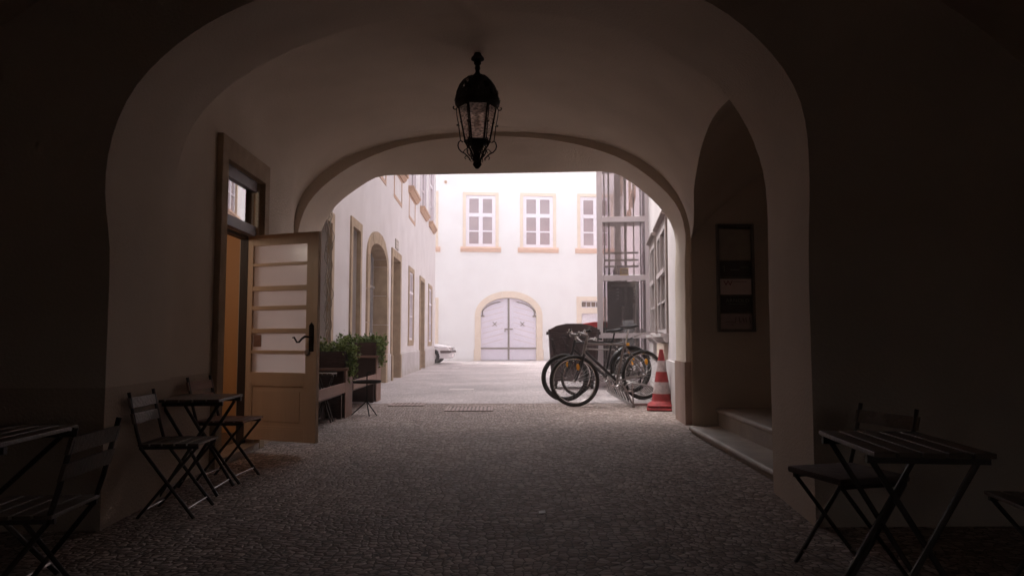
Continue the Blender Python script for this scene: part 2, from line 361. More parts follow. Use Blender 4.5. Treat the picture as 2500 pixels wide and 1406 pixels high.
M['paving'] = cobbles('courtyard_paving', [(.50,.44,.44),(.56,.495,.49),(.62,.55,.545)], 13, .35, edge=.07, rough=.75, joint=(.36,.31,.30))

def facadeT(o, U, Nn):
    U = Vector(U).normalized(); Nn = Vector(Nn).normalized(); T = Matrix.Identity(4)
    for i in range(3): T[i][0] = U[i]; T[i][1] = Nn[i]; T[i][2] = (0,0,1)[i]; T[i][3] = o[i]
    return T
def hole(T, u0, u1, z0, z1, depth, arch=None):
    """cutter for an opening; arch = height of the curved head above z1"""
    e = .012; u0 -= e; u1 += e; z1 += 0 if arch else e; z0 -= e; arch = arch + e if arch else None
    pts = [(u1, z0), (u1, z1)]
    if arch:
        c = (u0+u1)/2; h = (u1-u0)/2
        pts += [(c + h*math.cos(t), z1 + arch*math.sin(t)) for t in [math.pi*i/24 for i in range(1, 24)]]
    pts += [(u0, z1), (u0, z0)]
    return MB(T).prism(pts, lambda p, q, t: (p, t, q), -depth, .3)
def ring_poly(u0, u1, z0, z1, arch, w, top=None):
    """outline points inner / outer of a surround with jambs and head"""
    top = w if top is None else top
    if arch:
        c = (u0+u1)/2; h = (u1-u0)/2; n = 28
        inn = [(u1, z0), (u1, z1)] + [(c+h*math.cos(math.pi*i/n), z1+arch*math.sin(math.pi*i/n)) for i in range(1, n)] + [(u0, z1), (u0, z0)]
        out = [(u1+w, z0), (u1+w, z1)] + [(c+(h+w)*math.cos(math.pi*i/n), z1+(arch+top)*math.sin(math.pi*i/n)) for i in range(1, n)] + [(u0-w, z1), (u0-w, z0)]
    else:
        inn = [(u1, z0), (u1, z1), (u0, z1), (u0, z0)]; out = [(u1+w, z0), (u1+w, z1+top), (u0-w, z1+top), (u0-w, z0)]
    return inn, out
def surround(T, u0, u1, z0, z1, w, proud=.03, back=.05, arch=None, bottom=False, top=None):
    inn, out = ring_poly(u0, u1, z0, z1, arch, w, top); m = MB(T); n = len(inn)
    if bottom: inn = inn + []; out = [(p, q - (w if i in (0, n-1) else 0)) for i, (p, q) in enumerate(out)]
    vs_ = [(p, -back, q) for p, q in inn] + [(p, -back, q) for p, q in out] + [(p, proud, q) for p, q in inn] + [(p, proud, q) for p, q in out]
    fs = []
    rng = range(n) if bottom else range(n-1)
    for i in rng:
        j = (i+1) % n
        fs += [(i, j, n+j, n+i), (2*n+i, 3*n+i, 3*n+j, 2*n+j), (i, 2*n+i, 2*n+j, j), (n+i, n+j, 3*n+j, 3*n+i)]
    if not bottom: fs += [(0, n, 3*n, 2*n), (n-1, 3*n-1, 4*n-1, 2*n-1)]
    return m.add(vs_, fs)
def block_surround(T, u0, u1, z0, z1, w, proud, back, arch, top=None, jamb=3, vous=7, gap=.006, seed=1):
    random.seed(seed); inn, out = ring_poly(u0, u1, z0, z1, arch, w, top); m = MB(T)
    I = [Vector(p).to_2d() if len(p) == 2 else p for p in inn]; O = [Vector(p) for p in out]; I = [Vector(p) for p in inn]
    def blk(ii, oo):
        pr = proud+random.uniform(-.006, .006); c = sum(ii+oo, Vector((0,0)))/(len(ii)*2)
        q = [p+(c-p).normalized()*gap for p in ii]+[p+(c-p).normalized()*gap for p in oo[::-1]]
        m.prism([(p.x, p.y) for p in q], lambda a, b, t: (a, t, b), -back, pr)
    for a, b in ((0, 1), (len(I)-1, len(I)-2)):
        for k in range(jamb):
            f0, f1 = k/jamb, (k+1)/jamb; blk([I[a].lerp(I[b], f0), I[a].lerp(I[b], f1)], [O[a].lerp(O[b], f0), O[a].lerp(O[b], f1)])
    n = len(I)-3
    for k in range(vous):
        i, j = 1+round(n*k/vous), 1+round(n*(k+1)/vous); blk(I[i:j+1], O[i:j+1])
    return m
def sill_mb(T, u0, u1, z, proud, h, back=.02):
    m = MB(T)
    prof = [(-back, z), (proud, z), (proud, z-h*.35), (proud*.72, z-h*.45), (proud*.72, z-h*.62), (proud*.3, z-h), (-back, z-h)]
    return m.prism(prof, lambda p, q, t: (t, p, q), u0, u1)
def window(par, T, u0, u1, z0, z1, cols=2, bars=(.6,), rec=.1, fm='frame_w', pm='pane', fw=.06, sur=None, sm='stone', sil=None, silm='sill', surbot=False, mull=None, thin=.03):
    m = MB(T); a, b = -rec, -rec+.06
    m.box(u0, u0+fw, a, b, z0, z1); m.box(u1-fw, u1, a, b, z0, z1); m.box(u0+fw, u1-fw, a, b, z0, z0+fw); m.box(u0+fw, u1-fw, a, b, z1-fw, z1)
    for k in range(1, cols):
        c = u0 + (u1-u0)*k/cols; w = mull or fw
        m.box(c-w/2, c+w/2, a+.002, b+.012, z0+fw, z1-fw)
    for i, q in enumerate(bars):
        z = z0 + (z1-z0)*abs(q); w = fw*1.1 if q > 0 else thin
        m.box(u0+fw, u1-fw, a+.004, b+(.02 if q > 0 else .004), z-w/2, z+w/2)
    f = m.build('window', M[fm], par, world=True)
    MB(T).box(u0+.01, u1-.01, a+.012, a+.028, z0+.01, z1-.01).build('pane', M[pm], f, world=True)
    if sur: surround(T, u0, u1, z0, z1, sur, bottom=surbot).build('surround', M[sm], f, world=True)
    if sil: sill_mb(T, u0-sil[2], u1+sil[2], z0, sil[0], sil[1]).build('sill', M[silm], f, world=True)
    return f

# ================================================================ ground
def structure(name, mb, m, **k):
    o = mb.build(name, m, **k); o['kind'] = 'structure'; return o
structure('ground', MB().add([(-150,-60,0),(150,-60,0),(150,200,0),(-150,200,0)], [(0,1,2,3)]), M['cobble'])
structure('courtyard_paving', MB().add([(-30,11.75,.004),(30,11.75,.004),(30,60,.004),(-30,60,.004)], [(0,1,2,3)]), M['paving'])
pt = MB()
a = PZ(1095, 953); b = PZ(1157, 949); pt.box(a.x, b.x, a.y, b.y, .002, .008)
a = PZ(1102, 899.2); b = PZ(1122, 897); pt.box(a.x, b.x, a.y, b.y, .002, .008)
structure('paving_patch', pt, M['patch'])
pj = MB()
for (x0, ya_, x1, yb_, w_) in ((1080,934.6,1136,934.2,.05),(1150,931.5,1246,929.5,.04),(1248,927,1330,926,.05),(1170,968,1192,966,.03),(1150,889,1230,888.5,.08),(1262,901,1320,900,.05)):
    a = PZ(x0, ya_); b = PZ(x1, yb_); random.seed(int(x0)); n_ = 14; c_ = [a.lerp(b, i/n_)+Vector((0, random.uniform(-.06, .06), .007)) for i in range(n_+1)]
    for i in range(n_): pj.add([c_[i]+Vector((0,-w_/2,0)), c_[i+1]+Vector((0,-w_/2,0)), c_[i+1]+Vector((0,w_/2,0)), c_[i]+Vector((0,w_/2,0))], [(0,1,2,3)])
structure('paving_joint', pj, M['joint'])
def grate(px0, px1, y0, y1, lab):
    a = PZ(px0, y0); b = PZ(px1, y1); w = b.x-a.x; d = b.y-a.y
    t = thing('drain_grate', lab, 'drain grate', (a.x, a.y, 0), group='drain grates across the paving')
    MB().box(0, w, 0, d, .003, .006).build('pit', M['joint'], t)
    m = MB().box(-.03, w+.03, -.03, 0, .003, .012).box(-.03, w+.03, d, d+.03, .003, .012).box(-.03, 0, 0, d, .003, .012).box(w, w+.03, 0, d, .003, .012)
    m.build('rim', M['grate'], t); m = MB(); n = int(w/.055)
    for i in range(n): m.box((i+.28)*w/n, (i+.8)*w/n, 0, d, .006, .011)
    m.build('bars', M['grate'], t)
grate(1090, 1199, 1003.5, 994, 'rusty drain grate in the middle of the cobbles at the courtyard edge')
grate(952, 1036, 991, 985, 'drain grate by the plant boxes at the foot of the pale facade')
# litter on the cobbles
a = PZ(1322, 1252)
tag(MB().add([(-.018,-.03,.004),(.02,-.026,.006),(.024,.02,.01),(-.012,.026,.004),(-.018,-.03,.007),(.02,-.026,.009),(.024,.02,.013),(-.012,.026,.007)],
    [(0,3,2,1),(4,5,6,7),(0,1,5,4),(1,2,6,5),(2,3,7,6),(3,0,4,7)]).build('paper_scrap', M['plastic_bit']), 'small white scrap lying on the dark cobbles', 'litter').location = (a.x, a.y, 0)

# ================================================================ the gateway building with its vaulted passage
def profile(pts_px, Y, xr0, xl0, N=64, cz=1.3, smooth=2):
    """measured outline (left to right in the photo) -> closed ring in the plane y = Y"""
    w = [PY(px, py, Y) for px, py in pts_px]; cx = (xr0+xl0)/2
    th = np.array([math.atan2(p.z-cz, p.x-cx) for p in w]); r = np.array([math.hypot(p.z-cz, p.x-cx) for p in w])
    o = np.argsort(th); th = th[o]; r = r[o]
    # work with supports in x,z along theta
    t = np.linspace(0, math.pi, N)
    th2 = np.concatenate([[0], th[(th > .02) & (th < math.pi-.02)], [math.pi]]); rr = r[(th > .02) & (th < math.pi-.02)]
    zr = np.concatenate([[xr0-cx], rr, [cx-xl0]])
    # vertical jamb points between the springing and the horizontal are exact lines: r = d / cos
    lo, hi = th2[1], th2[-2]
    # cubic (catmull) interpolation of the measured part
    def cr(x):
        i = int(np.clip(np.searchsorted(th2, x)-1, 0, len(th2)-2)); h = th2[i+1]-th2[i]; s = (x-th2[i])/h
        m0 = (zr[min(i+1, len(zr)-1)]-zr[max(i-1,0)])/(th2[min(i+1,len(th2)-1)]-th2[max(i-1,0)])*h
        m1 = (zr[min(i+2, len(zr)-1)]-zr[i])/(th2[min(i+2,len(th2)-1)]-th2[i])*h
        return (2*s**3-3*s*s+1)*zr[i]+(s**3-2*s*s+s)*m0+(-2*s**3+3*s*s)*zr[i+1]+(s**3-s*s)*m1
    R = []
    for x in t:
        if x < lo: R.append(min((xr0-cx)/max(math.cos(x),1e-3), cr(x)*1.0 if x > lo*.5 else 1e9))
        elif x > hi: R.append(min((cx-xl0)/max(-math.cos(x),1e-3), 1e9 if x > hi+(math.pi-hi)*.5 else cr(x)))
        else: R.append(cr(x))
    R = np.array(R)
    for _ in range(smooth): R[1:-1] = .25*R[:-2]+.5*R[1:-1]+.25*R[2:]
    return [(xr0, -.6)] + [(cx+R[i]*math.cos(t[i]), cz+R[i]*math.sin(t[i])) for i in range(N)] + [(xl0, -.6)]
def ring(prof, Y): return [Vector((x, Y, z)) for x, z in prof]
def ell(xr, xl, spring, crown, e=2.0, N=64, sl=None, el=2.2):
    c = (xr+xl)/2; h = (xr-xl)/2; out = [(xr, -.6)]
    for i in range(N):
        t = math.pi*i/(N-1); co, si = math.cos(t), math.sin(t)
        sp, ee = (spring, e) if (co > 0 or sl is None) else (sl, el)
        out.append((c + h*math.copysign(abs(co)**(2/ee), co), sp+(crown-sp)*abs(si)**(2/ee)))
    return out + [(xl, -.6)]
A_px = [(256,560),(257,470),(258,415),(266,360),(281,310),(310,240),(360,175),(425,115),(500,62),(565,28),(700,-25),(900,-70),(1150,-92),(1350,-88),(1560,-55),(1720,0),
        (1800,52),(1865,110),(1915,170),(1950,228),(1968,300),(1974,400),(1976,480),(1976,560)]
B_px = [(418,560),(424,470),(440,380),(475,295),(525,240),(575,200),(650,155),(750,107),(850,72),(1000,45),(1250,30),(1425,50),(1525,80),(1600,108),(1675,152),(1760,215),(1815,295),(1850,370),(1868,440),(1874,540)]
C_px = [(725,600),(726,571),(736,530),(750,497),(767,476),(790,454),(815,434),(844,414),(869,400),(937,370),(1000,352),(1100,338),(1230,334),(1350,343),(1450,364),(1541,400),(1577,427),(1607,450),(1630,473),(1648,491),(1662,518),(1671,546),(1674,571),(1675,620)]
D_px = [(779,600),(781,571),(795,540),(810,515),(823,498),(862,468),(900,443),*[(921+23*i, 429-.4*i) for i in range(26)],(1527,437),(1568,466),(1600,495),(1623,521),(1640,548),(1649,582),(1651,620)]
yA, yB, yC, yD = 4.0, 4.9, 8.74, 9.45
rA, lA = PY(1984, 1000, yA).x, PY(255, 1000, yA).x
rB, lB = PY(1884, 1000, yB).x, PY(413, 1000, yB).x
rC, lC = PY(1675, 900, yC).x, PY(725, 700, yC).x
rD, lD = PY(1651, 900, yD).x, PY(779, 700, yD).x
pA = profile(A_px, yA, rA, lA); pB = profile(B_px, yB, rB, lB); pC = profile(C_px, yC, rC, lC); pD = profile(D_px, yD, rD, lD, smooth=1)
def ext(p, q, t): return [(a[0]+(b[0]-a[0])*t, a[1]+(b[1]-a[1])*t) for a, b in zip(p, q)]
cut_near = MB().loft([ring(ext(pA, pB, -.25), yA-.25*(yB-yA)), ring(pA, yA), ring(ext(pA, pB, .5), (yA+yB)/2), ring(ext(pA, pB, 1.15), yA+1.15*(yB-yA))])
cut_far = MB().loft([ring(ext(pC, pD, -.3), yC-.3*(yD-yC)), ring(pC, yC), ring(ext(pC, pD, .5), (yC+yD)/2), ring(pD, yD), ring(pD, yD+.6)])
xl = lambda y: np.interp(y, [4.9, 8.0, 8.74], [-2.235, -2.245, lC-.05])
xr = lambda y: np.interp(y, [4.9, 8.0, 8.74], [rB+.02, 2.13, rC+.10])
EB = 2.6; crn = lambda y: float(np.interp(y, [4.9, 6.3, 7.4, 8.74], [3.42, 3.52, 3.54, 3.50]))
bay = []
for y in [4.9, 5.6, 6.3, 7.0, 7.6, 8.0, 8.4, 8.74]:
    bay.append(ring(ell(xr(y), xl(y), 1.95, crn(y), EB, sl=float(np.interp(y, [4.9, 5.8, 7.1, 8.74], [2.3, 2.95, 2.95, 2.35]))), y))
cut_bay = MB().loft(bay)
cut_hall = MB().loft([ring(ell(3.35, -3.3, 1.6, 3.5, 2.1), y) for y in (-5.0, 0.0, 4.0)])
# unseen opening added behind the viewer to let some light onto the foreground
cut_rear_light = MB().box(.05, 1.15, -8, -4.5, .0, 2.0)
def side_arch(y0, y1, spring, crown, x0, x1, z0=-.6):
    c = (y0+y1)/2; h = (y1-y0)/2
    pts = [(y0, z0), (y0, spring)] + [(c+h*i/20, spring+(crown-spring)*(1-abs(i/20)**1.75)) for i in range(-19, 20)] + [(y1, spring), (y1, z0)]
    return MB().prism(pts, lambda p, q, t: (t, p, q), x0, x1)
def niche_arch():
    """the groin is where the measured sight lines meet the vault surface"""
    def xv(y, z):
        c = (xr(y)+xl(y))/2; h = (xr(y)-xl(y))/2
        return c + h*max(0, 1-max(0, (z-1.95)/(crn(y)-1.95))**EB)**(1/EB)
    g = []
    for px, py in ((1693,560),(1695,480),(1701,430),(1713,370),(1730,320),(1752,280),(1784,246)):
        best = min(((abs(PY(px, py, y).x-xv(y, PY(px, py, y).z)), y) for y in np.linspace(4.95, 8.0, 300)))
        g.append((best[1], PY(px, py, best[1]).z))
    print('groin', g)
    g = sorted(set((round(float(y), 3), round(float(z), 3)) for y, z in g if y < 7.97))
    ya = g[0][0]; y0, y1 = 4.93, 8.0
    pts = [(y0, -.6), (y0, g[0][1]-.1*(ya-y0))] + [p for p in g if y0+.02 < p[0] < 7.9] + [(y1, 2.08), (y1, -.6)]
    # smooth the outline
    out = [pts[0]]
    for k in range(1, len(pts)-2):
        p0, p1, p2, p3 = pts[max(k-1, 1)], pts[k], pts[k+1], pts[min(k+2, len(pts)-2)]
        for t in np.linspace(0, 1, 7)[:-1]:
            out.append(tuple(.5*(2*p1[i]+(p2[i]-p0[i])*t+(2*p0[i]-5*p1[i]+4*p2[i]-p3[i])*t*t+(3*p1[i]-p0[i]-3*p2[i]+p3[i])*t**3) for i in (0, 1)))
    out += [pts[-2], pts[-1]]
    # the little vault over the recess climbs as it runs back into the wall
    rr = []
    for f in (0, 1, 2, 3):
        r = []
        for p, q in out:
            x0 = xv(p, max(q, 0)); d = 1 if q > 2.0 else 0
            r.append(Vector(((.6, x0-.02, x0+.22, 4.3)[f], p, q+d*(0, 0, .28, 1.9)[f])))
        rr.append(r)
    return MB().loft(rr)
cut_nicheR = niche_arch()
# door opening on the left
XL = -2.225
d_in0 = PX(541, 700, XL).y; d_in1 = PX(634, 700, XL).y; d_top = PX(590, 415, XL).z
cut_room = MB().box(-4.2, -2.42, 5.3, 7.7, .04, 2.95)
cut_door = MB().box(-2.6, -1.6, d_in0-.006, d_in1+.006, .04, d_top+.006)
house = thing('gateway_building', 'dim plastered building whose vaulted carriage passage frames the bright courtyard', 'building', (0, 4, 0))
base = MB().box(-9, 9, -6.5, yD, -.3, 10)
walls = carved('vaulted_masonry', M['vault'], house, base, [cut_hall, cut_rear_light, cut_near, cut_bay, cut_far, cut_nicheR, cut_door, cut_room], smooth=32)
# brown stone base of the end arch, both jambs
for s, a0, a1 in ((1, rC, rD), (-1, lC, lD)):
    m = MB(); e = -.018*s
    z1 = .74
    m.add([(a0+e, yC-.004, 0), (a1+e, yD+.006, 0), (a1+e, yD+.006, z1), (a0+e, yC-.004, z1), (a0+.06*s, yC-.004, 0), (a1+.06*s, yD+.006, 0), (a1+.06*s, yD+.006, z1), (a0+.06*s, yC-.004, z1)],
          [(0,1,2,3),(4,7,6,5),(0,4,5,1),(2,6,7,3),(0,3,7,4),(1,5,6,2)])
    m.build('jamb_stone', M['jamb'], house, world=True)
# lintel board at the outer head of the arch (flat head of the opening)
# --- left door: stone surround, recessed frame, transom window, ochre leaf, and the open leaf
sy0 = PX(523, 700, XL).y; sy1 = PX(645, 700, XL).y; stop = PX(645, 405, XL).z
T = facadeT((XL, 0, 0), (0,1,0), (1,0,0))
door = MB(T)
surround(T, d_in0, d_in1, 0, d_top, (sy1-d_in1), proud=.035, back=.02, top=stop-d_top).build('door_surround', M['doorstone'], house, world=True, bevel=.006)
MB(T).box(d_in0, d_in1, -.34, .03, .0, .055).build('threshold', M['stone_step'], house, world=True)
ztr = PX(600, 575, XL-.1).z
m = MB(T)
m.box(d_in1-.05, d_in1, -.17, -.10, .055, d_top); m.box(d_in0, d_in0+.05, -.17, -.10, .055, d_top)
m.box(d_in0+.05, d_in1-.05, -.17, -.10, ztr-.03, ztr+.0)
fr = m.build('door_frame', M['darkwood'], house, world=True)
m = MB(T); m.box(d_in0, d_in1-.05, -.095, -.03, ztr, ztr+.09); m.box(d_in0, d_in1-.05, -.095, -.03, d_top-.1, d_top)
tw = m.build('transom_window', M['lilacpaint'], house, world=True)
MB(T).box(d_in0, d_in1-.05, -.07, -.06, ztr+.09, d_top-.1).build('pane', M['mirror'], tw, world=True)
# the ochre room behind it, lit by its own bulb
m = MB(); m.box(-4.19, -4.17, 5.31, 7.69, .05, 2.94).box(-4.17, -2.43, 7.67, 7.69, .05, 2.94).box(-4.17, -2.43, 5.31, 5.33, .05, 2.94).box(-4.17, -2.43, 5.33, 7.67, 2.92, 2.94)
m.build('room_wall', M['orange'], house, world=True)
MB().box(-4.17, -2.43, 5.33, 7.67, .045, .06).build('room_floor', M['slat'], house, world=True)
bl = bpy.data.lights.new('room_bulb', 'POINT'); bl.energy = 2.0; bl.color = (1, .87, .74); bl.shadow_soft_size = .12
bo = bpy.data.objects.new('room_bulb', bl); COL.objects.link(bo); bo.location = (-3.0, 5.9, 2.0)
# steps in the right niche
def stepmb(x0, x1, y0, y1, z0, z1, nose, sk=0.0):
    m = MB(); r = .028
    prof = [(x1, z0), (x1, z1), (x0-nose+r, z1)] + [(x0-nose+r-r*math.sin(t), z1-r+r*math.cos(t)) for t in [math.pi*i/6 for i in range(1, 7)]] + [(x0, z1-2*r), (x0, z0)]
    n = len(prof)
    vs_ = [(x, y0, z) for x, z in prof] + [(x+sk, y1, z) for x, z in prof]
    return m.add(vs_, [tuple(range(n))[::-1], tuple(range(n, 2*n))] + [(i, (i+1) % n, n+(i+1) % n, n+i) for i in range(n)])
s1a = PZ(1869, 1138, .08); s1b = PZ(1680, 1037, .08)
s2b = PY(1752, 995, 7.99); 
steps = thing('stone_steps', 'two worn stone steps leading into the dark niche on the right', 'steps', (2.2, 6, 0))
o_ = Vector((2.2, 6, 0))
def sh(m): m.v = [v-o_ for v in m.v]; return m
slope = (s1b.x-s1a.x)/(s1b.y-s1a.y)
x4 = s1a.x + (4.94-s1a.y)*slope
sh(stepmb(x4+.02, 4.2, 4.935, 7.995, -.05, .08, .03, (7.995-4.935)*slope)).build('lower_step', M['stone_step'], steps, smooth=40)
x2a = PZ(1884, 1043, s2b.z).x; y2a = PZ(1884, 1043, s2b.z).y; sl2 = (s2b.x-x2a)/(s2b.y-y2a)
sh(stepmb(x2a+(4.94-y2a)*sl2, 4.2, 4.94, 7.99, .081, s2b.z, .025, (7.99-4.94)*sl2)).build('upper_step', M['stone_step'], steps, smooth=40)

# ---------------------------------------------------------------- text helper
def text_mesh(txt, size, depth=.002):
    cu = bpy.data.curves.new('t', 'FONT'); cu.body = txt; cu.size = size; cu.extrude = depth; cu.align_x = 'CENTER'; cu.align_y = 'CENTER'; cu.space_character = 1.15
    o = bpy.data.objects.new('t', cu); COL.objects.link(o); dg = bpy.context.evaluated_depsgraph_get(); dg.update()
    me = bpy.data.meshes.new_from_object(o.evaluated_get(dg)); bpy.data.objects.remove(o); return me
def place_text(name, txt, size, pos, m, par, rx=math.pi/2, sx=1):
    me = text_mesh(txt, size); me.transform(Matrix.Translation(pos) @ Matrix.Rotation(rx, 4, 'X') @ Matrix.Diagonal((sx,1,1,1)))
    return finish(me, name, m, par)
# signboard on the niche wall
ys = 7.985
P0 = PY(1752, 810, ys); P1 = PY(1838, 548, ys); W = P1.x-P0.x; H = P1.z-P0.z
sb = thing('signboard', 'tall framed board of company plates on the niche wall above the steps', 'signboard', (P0.x, ys, P0.z))
m = MB(); m.box(0, W, 0, .012, 0, H); f_ = .028
m.box(0, f_, -.03, 0, 0, H).box(W-f_, W, -.03, 0, 0, H).box(f_, W-f_, -.03, 0, H-f_, H).box(f_, W-f_, -.03, 0, 0, f_)
m.build('frame', M['signback'], sb)
def plate(y0, y1, mt, nm='plate'):
    a = PY(1762, y1, ys-.01).z-P0.z; b = PY(1762, y0, ys-.01).z-P0.z
    return MB().box(f_+.008, W-f_-.008, -.016, -.002, a, b).build(nm, M[mt], sb), (a+b)/2, b-a
plate(560, 635, 'signblank')
p, z, h = plate(639, 676, 'signblack'); MB().box(W*.36, W*.60, -.018, -.016, z-.012, z-.006).box(W*.62, W*.84, -.018, -.016, z+.018, z+.022).box(W*.19, W*.2, -.018, -.016, z-.03, z+.04).build('lettering', M['signtext'], p)
p, z, h = plate(681, 719, 'signwhite'); place_text('lettering', 'W', .075, (W*.29, -.017, z+.035), M['signred'], p, sx=1.3)
MB().box(W*.42, W*.8, -.018, -.016, z+.052, z+.056).build('rule', M['signtext_d'], p)
p, z, h = plate(724, 761, 'signblack'); place_text('lettering', 'ARNOLD', .05, (W*.53, -.017, z+.04), M['signtext'], p, sx=1.15)
MB().box(W*.3, W*.74, -.018, -.016, z+.0, z+.003).build('rule', M['signtext'], p)
p, z, h = plate(766, 803, 'signpink')
m = MB(); random.seed(3)
for i, (x0, zz, x1, z1) in enumerate([(.2,-.01,.32,.0),(.32,.0,.46,-.015),(.46,-.015,.48,.05),(.56,.05,.58,-.01),(.58,-.01,.63,.0),(.66,.04,.7,-.01),(.74,.045,.76,-.01),(.84,.05,.86,-.02),(.24,-.03,.27,-.036),(.36,-.03,.4,-.04)]):
    m.beam((W*x0, -.018, z+zz), (W*x1, -.018, z+z1), .004, .009, up=(0,1,0))
m.build('lettering', M['signtext_d'], p)

# ---------------------------------------------------------------- the open door leaf
hx = PY(600, 800, 6.93).x; hy = 6.93
tip = PY(778, 800, 6.60); ang = math.atan2(tip.y-hy, tip.x-hx); LW = math.hypot(tip.x-hx, tip.y-hy)
zb = PY(600, 1070, hy).z; zt = PY(611, 577, hy).z; LH = zt-zb
leaf = thing('open_door', 'brown wooden door with six frosted panes standing open into the passage', 'door', (hx, hy, zb), ang)
m = MB(); st = .115; th = .02
def dz(py): return PY(690, py, 6.75).z-zb
rows = [(597,641),(648,697),(709,746),(756,802),(813,855),(863,909)]
px_l, px_r = .085, LW-.125
m.box(0, px_l, -th, th, 0, LH); m.box(px_r, LW, -th, th, 0, LH)
zz = [(dz(b), dz(a)) for a, b in rows][::-1]; prev = dz(938)
m.box(px_l, px_r, -th, th, 0, dz(1046)); m.box(px_l, px_r, -th, th, prev, zz[0][0])
for i, (a, b) in enumerate(zz):
    nxt = zz[i+1][0] if i < 5 else LH
    m.box(px_l, px_r, -th+.002, th-.002, b, nxt)
m.build('leaf_frame', M['door_w'], leaf, bevel=.003)
zp0, zp1 = dz(1046), prev
m = MB().box(px_l, px_r, -.008, .008, zp0, zp1)
m.box(px_l+.06, px_r-.06, -.013, .013, zp0+.06, zp1-.06)
for s in (-1, 1):
    y0, y1 = sorted((s*.009, s*.018))
    m.box(px_l, px_l+.018, y0, y1, zp0, zp1); m.box(px_r-.018, px_r, y0, y1, zp0, zp1)
    m.box(px_l+.018, px_r-.018, y0, y1, zp0, zp0+.018); m.box(px_l+.018, px_r-.018, y0, y1, zp1-.018, zp1)
m.build('lower_panel', M['door_w'], leaf, bevel=.003)
for a, b in zz: MB().add([(px_l-.004,0,a-.002),(px_r+.004,0,a-.002),(px_r+.004,0,b+.002),(px_l-.004,0,b+.002)],[(0,1,2,3)]).build('glass_pane', M['frost'], leaf)
a, b = zz[1]; MB().box(px_l+.015, px_l+.105, -.0055, -.0035, b-.125, b-.015).build('notice', M['board'], leaf)
hz = dz(825)
m = MB().box(LW-.085, LW-.035, -th-.006, -th-.001, hz-.12, hz+.11)
m.prism([(LW-.085, hz+.11), (LW-.06, hz+.14), (LW-.035, hz+.11)], lambda p, q, t: (p, t, q), -th-.006, -th-.001)
hd = m.build('handle_plate', M['iron'], leaf)
m = MB().tube([(LW-.06,-th-.004,hz+.01),(LW-.06,-th-.05,hz+.01),(LW-.09,-th-.055,hz+.012),(LW-.12,-th-.055,hz-.005),(LW-.15,-th-.055,hz-.035),(LW-.175,-th-.055,hz-.038),(LW-.195,-th-.055,hz-.01),(LW-.205,-th-.055,hz+.005),(LW-.225,-th-.055,hz+.003)], [.009,.009,.011,.009,.009,.008,.008,.008,.005])
m.build('lever', M['iron'], hd, smooth=60)
o = MB().lathe([(.0,-.004),(.026,-.003),(.028,.004),(.015,.012),(0,.012)], caps=False).build('lock_rose', M['iron_grey'], hd)
o.data.transform(Matrix.Translation((LW-.1,-th-.004,hz-.13)) @ Matrix.Rotation(math.pi/2, 4, 'X'))

# ================================================================ lantern
LY = 6.35
top = PY(1166, 128, LY); bot = PY(1165, 412, LY); LHh = top.z-bot.z
u = LHh/284.0       # metres per photo pixel at the lantern
lan = thing('hanging_lantern', 'black wrought iron lantern with rippled glass hanging from the vault', 'lantern', (top.x, LY, bot.z))
Z = lambda py: (412-py)*u
MB().lathe([(0,Z(128)),(8*u,Z(130)),(10*u,Z(137)),(15*u,Z(142)),(16*u,Z(147)),(8*u,Z(151)),(9*u,Z(157)),(5*u,Z(161)),(7*u,Z(168)),(5*u,Z(174)),(6*u,Z(180)),(12*u,Z(186)),(14*u,Z(190))], n=16).build('stem', M['iron'], lan, smooth=50)
MB().cyl((0,0,Z(130)), (0,0,3.56-bot.z), .008).build('hook', M['iron'], lan)
# dome: six ribs and pierced scroll panels
m = MB(); prof = [(10,187),(22,191),(34,200),(43,213),(49,228),(52,243),(53,250)]
m2 = MB()
for k in range(6):
    t = math.pi/3*k + .3
    m.tube([(r*u*math.cos(t), r*u*math.sin(t), Z(py)) for r, py in prof], 2.2*u, 6)
for i in range(len(prof)-1):
    (r0, y0), (r1, y1) = prof[i], prof[i+1]
    for k in range(48):
        if random.random() < (.16 if 0 < i < 5 else 0): continue
        t0, t1 = 2*math.pi*k/48, 2*math.pi*(k+1)/48
        q = [(r0*u*math.cos(t0), r0*u*math.sin(t0), Z(y0)), (r0*u*math.cos(t1), r0*u*math.sin(t1), Z(y0)), (r1*u*math.cos(t1), r1*u*math.sin(t1), Z(y1)), (r1*u*math.cos(t0), r1*u*math.sin(t0), Z(y1))]
        m2.add(q, [(0,1,2,3)])
for k in range(90):
    f = random.random(); i = min(int(f*6), 5); (r0, y0), (r1, y1) = prof[i], prof[i+1]; q = f*6-i; r = (r0+(r1-r0)*q)*u; t = random.uniform(0, 6.283)
    m2.lathe([(0,-2.4*u),(2.6*u,0),(1*u,2.4*u),(0,3*u)], (r*math.cos(t), r*math.sin(t), Z(y0+(y1-y0)*q)), 6, False)
m2.build('dome', M['iron'], lan); m.build('dome_ribs', M['iron'], lan, smooth=60)
m = MB(); m.lathe([(53*u,Z(248)),(54.5*u,Z(251)),(53*u,Z(257)),(48*u,Z(262)),(46*u,Z(263)),(51*u,Z(250))], n=24, caps=False)
for k in range(24):
    t = 2*math.pi*k/24; m.lathe([(0,-2*u),(1.8*u,0),(0,2*u)], (54*u*math.cos(t), 54*u*math.sin(t), Z(247)), 6, False)
m.build('crown_band', M['iron'], lan, smooth=50)
def hexr(r, py, k): t = math.pi/3*k+.07; return Vector((r*u*math.cos(t), r*u*math.sin(t), Z(py)))
m = MB()
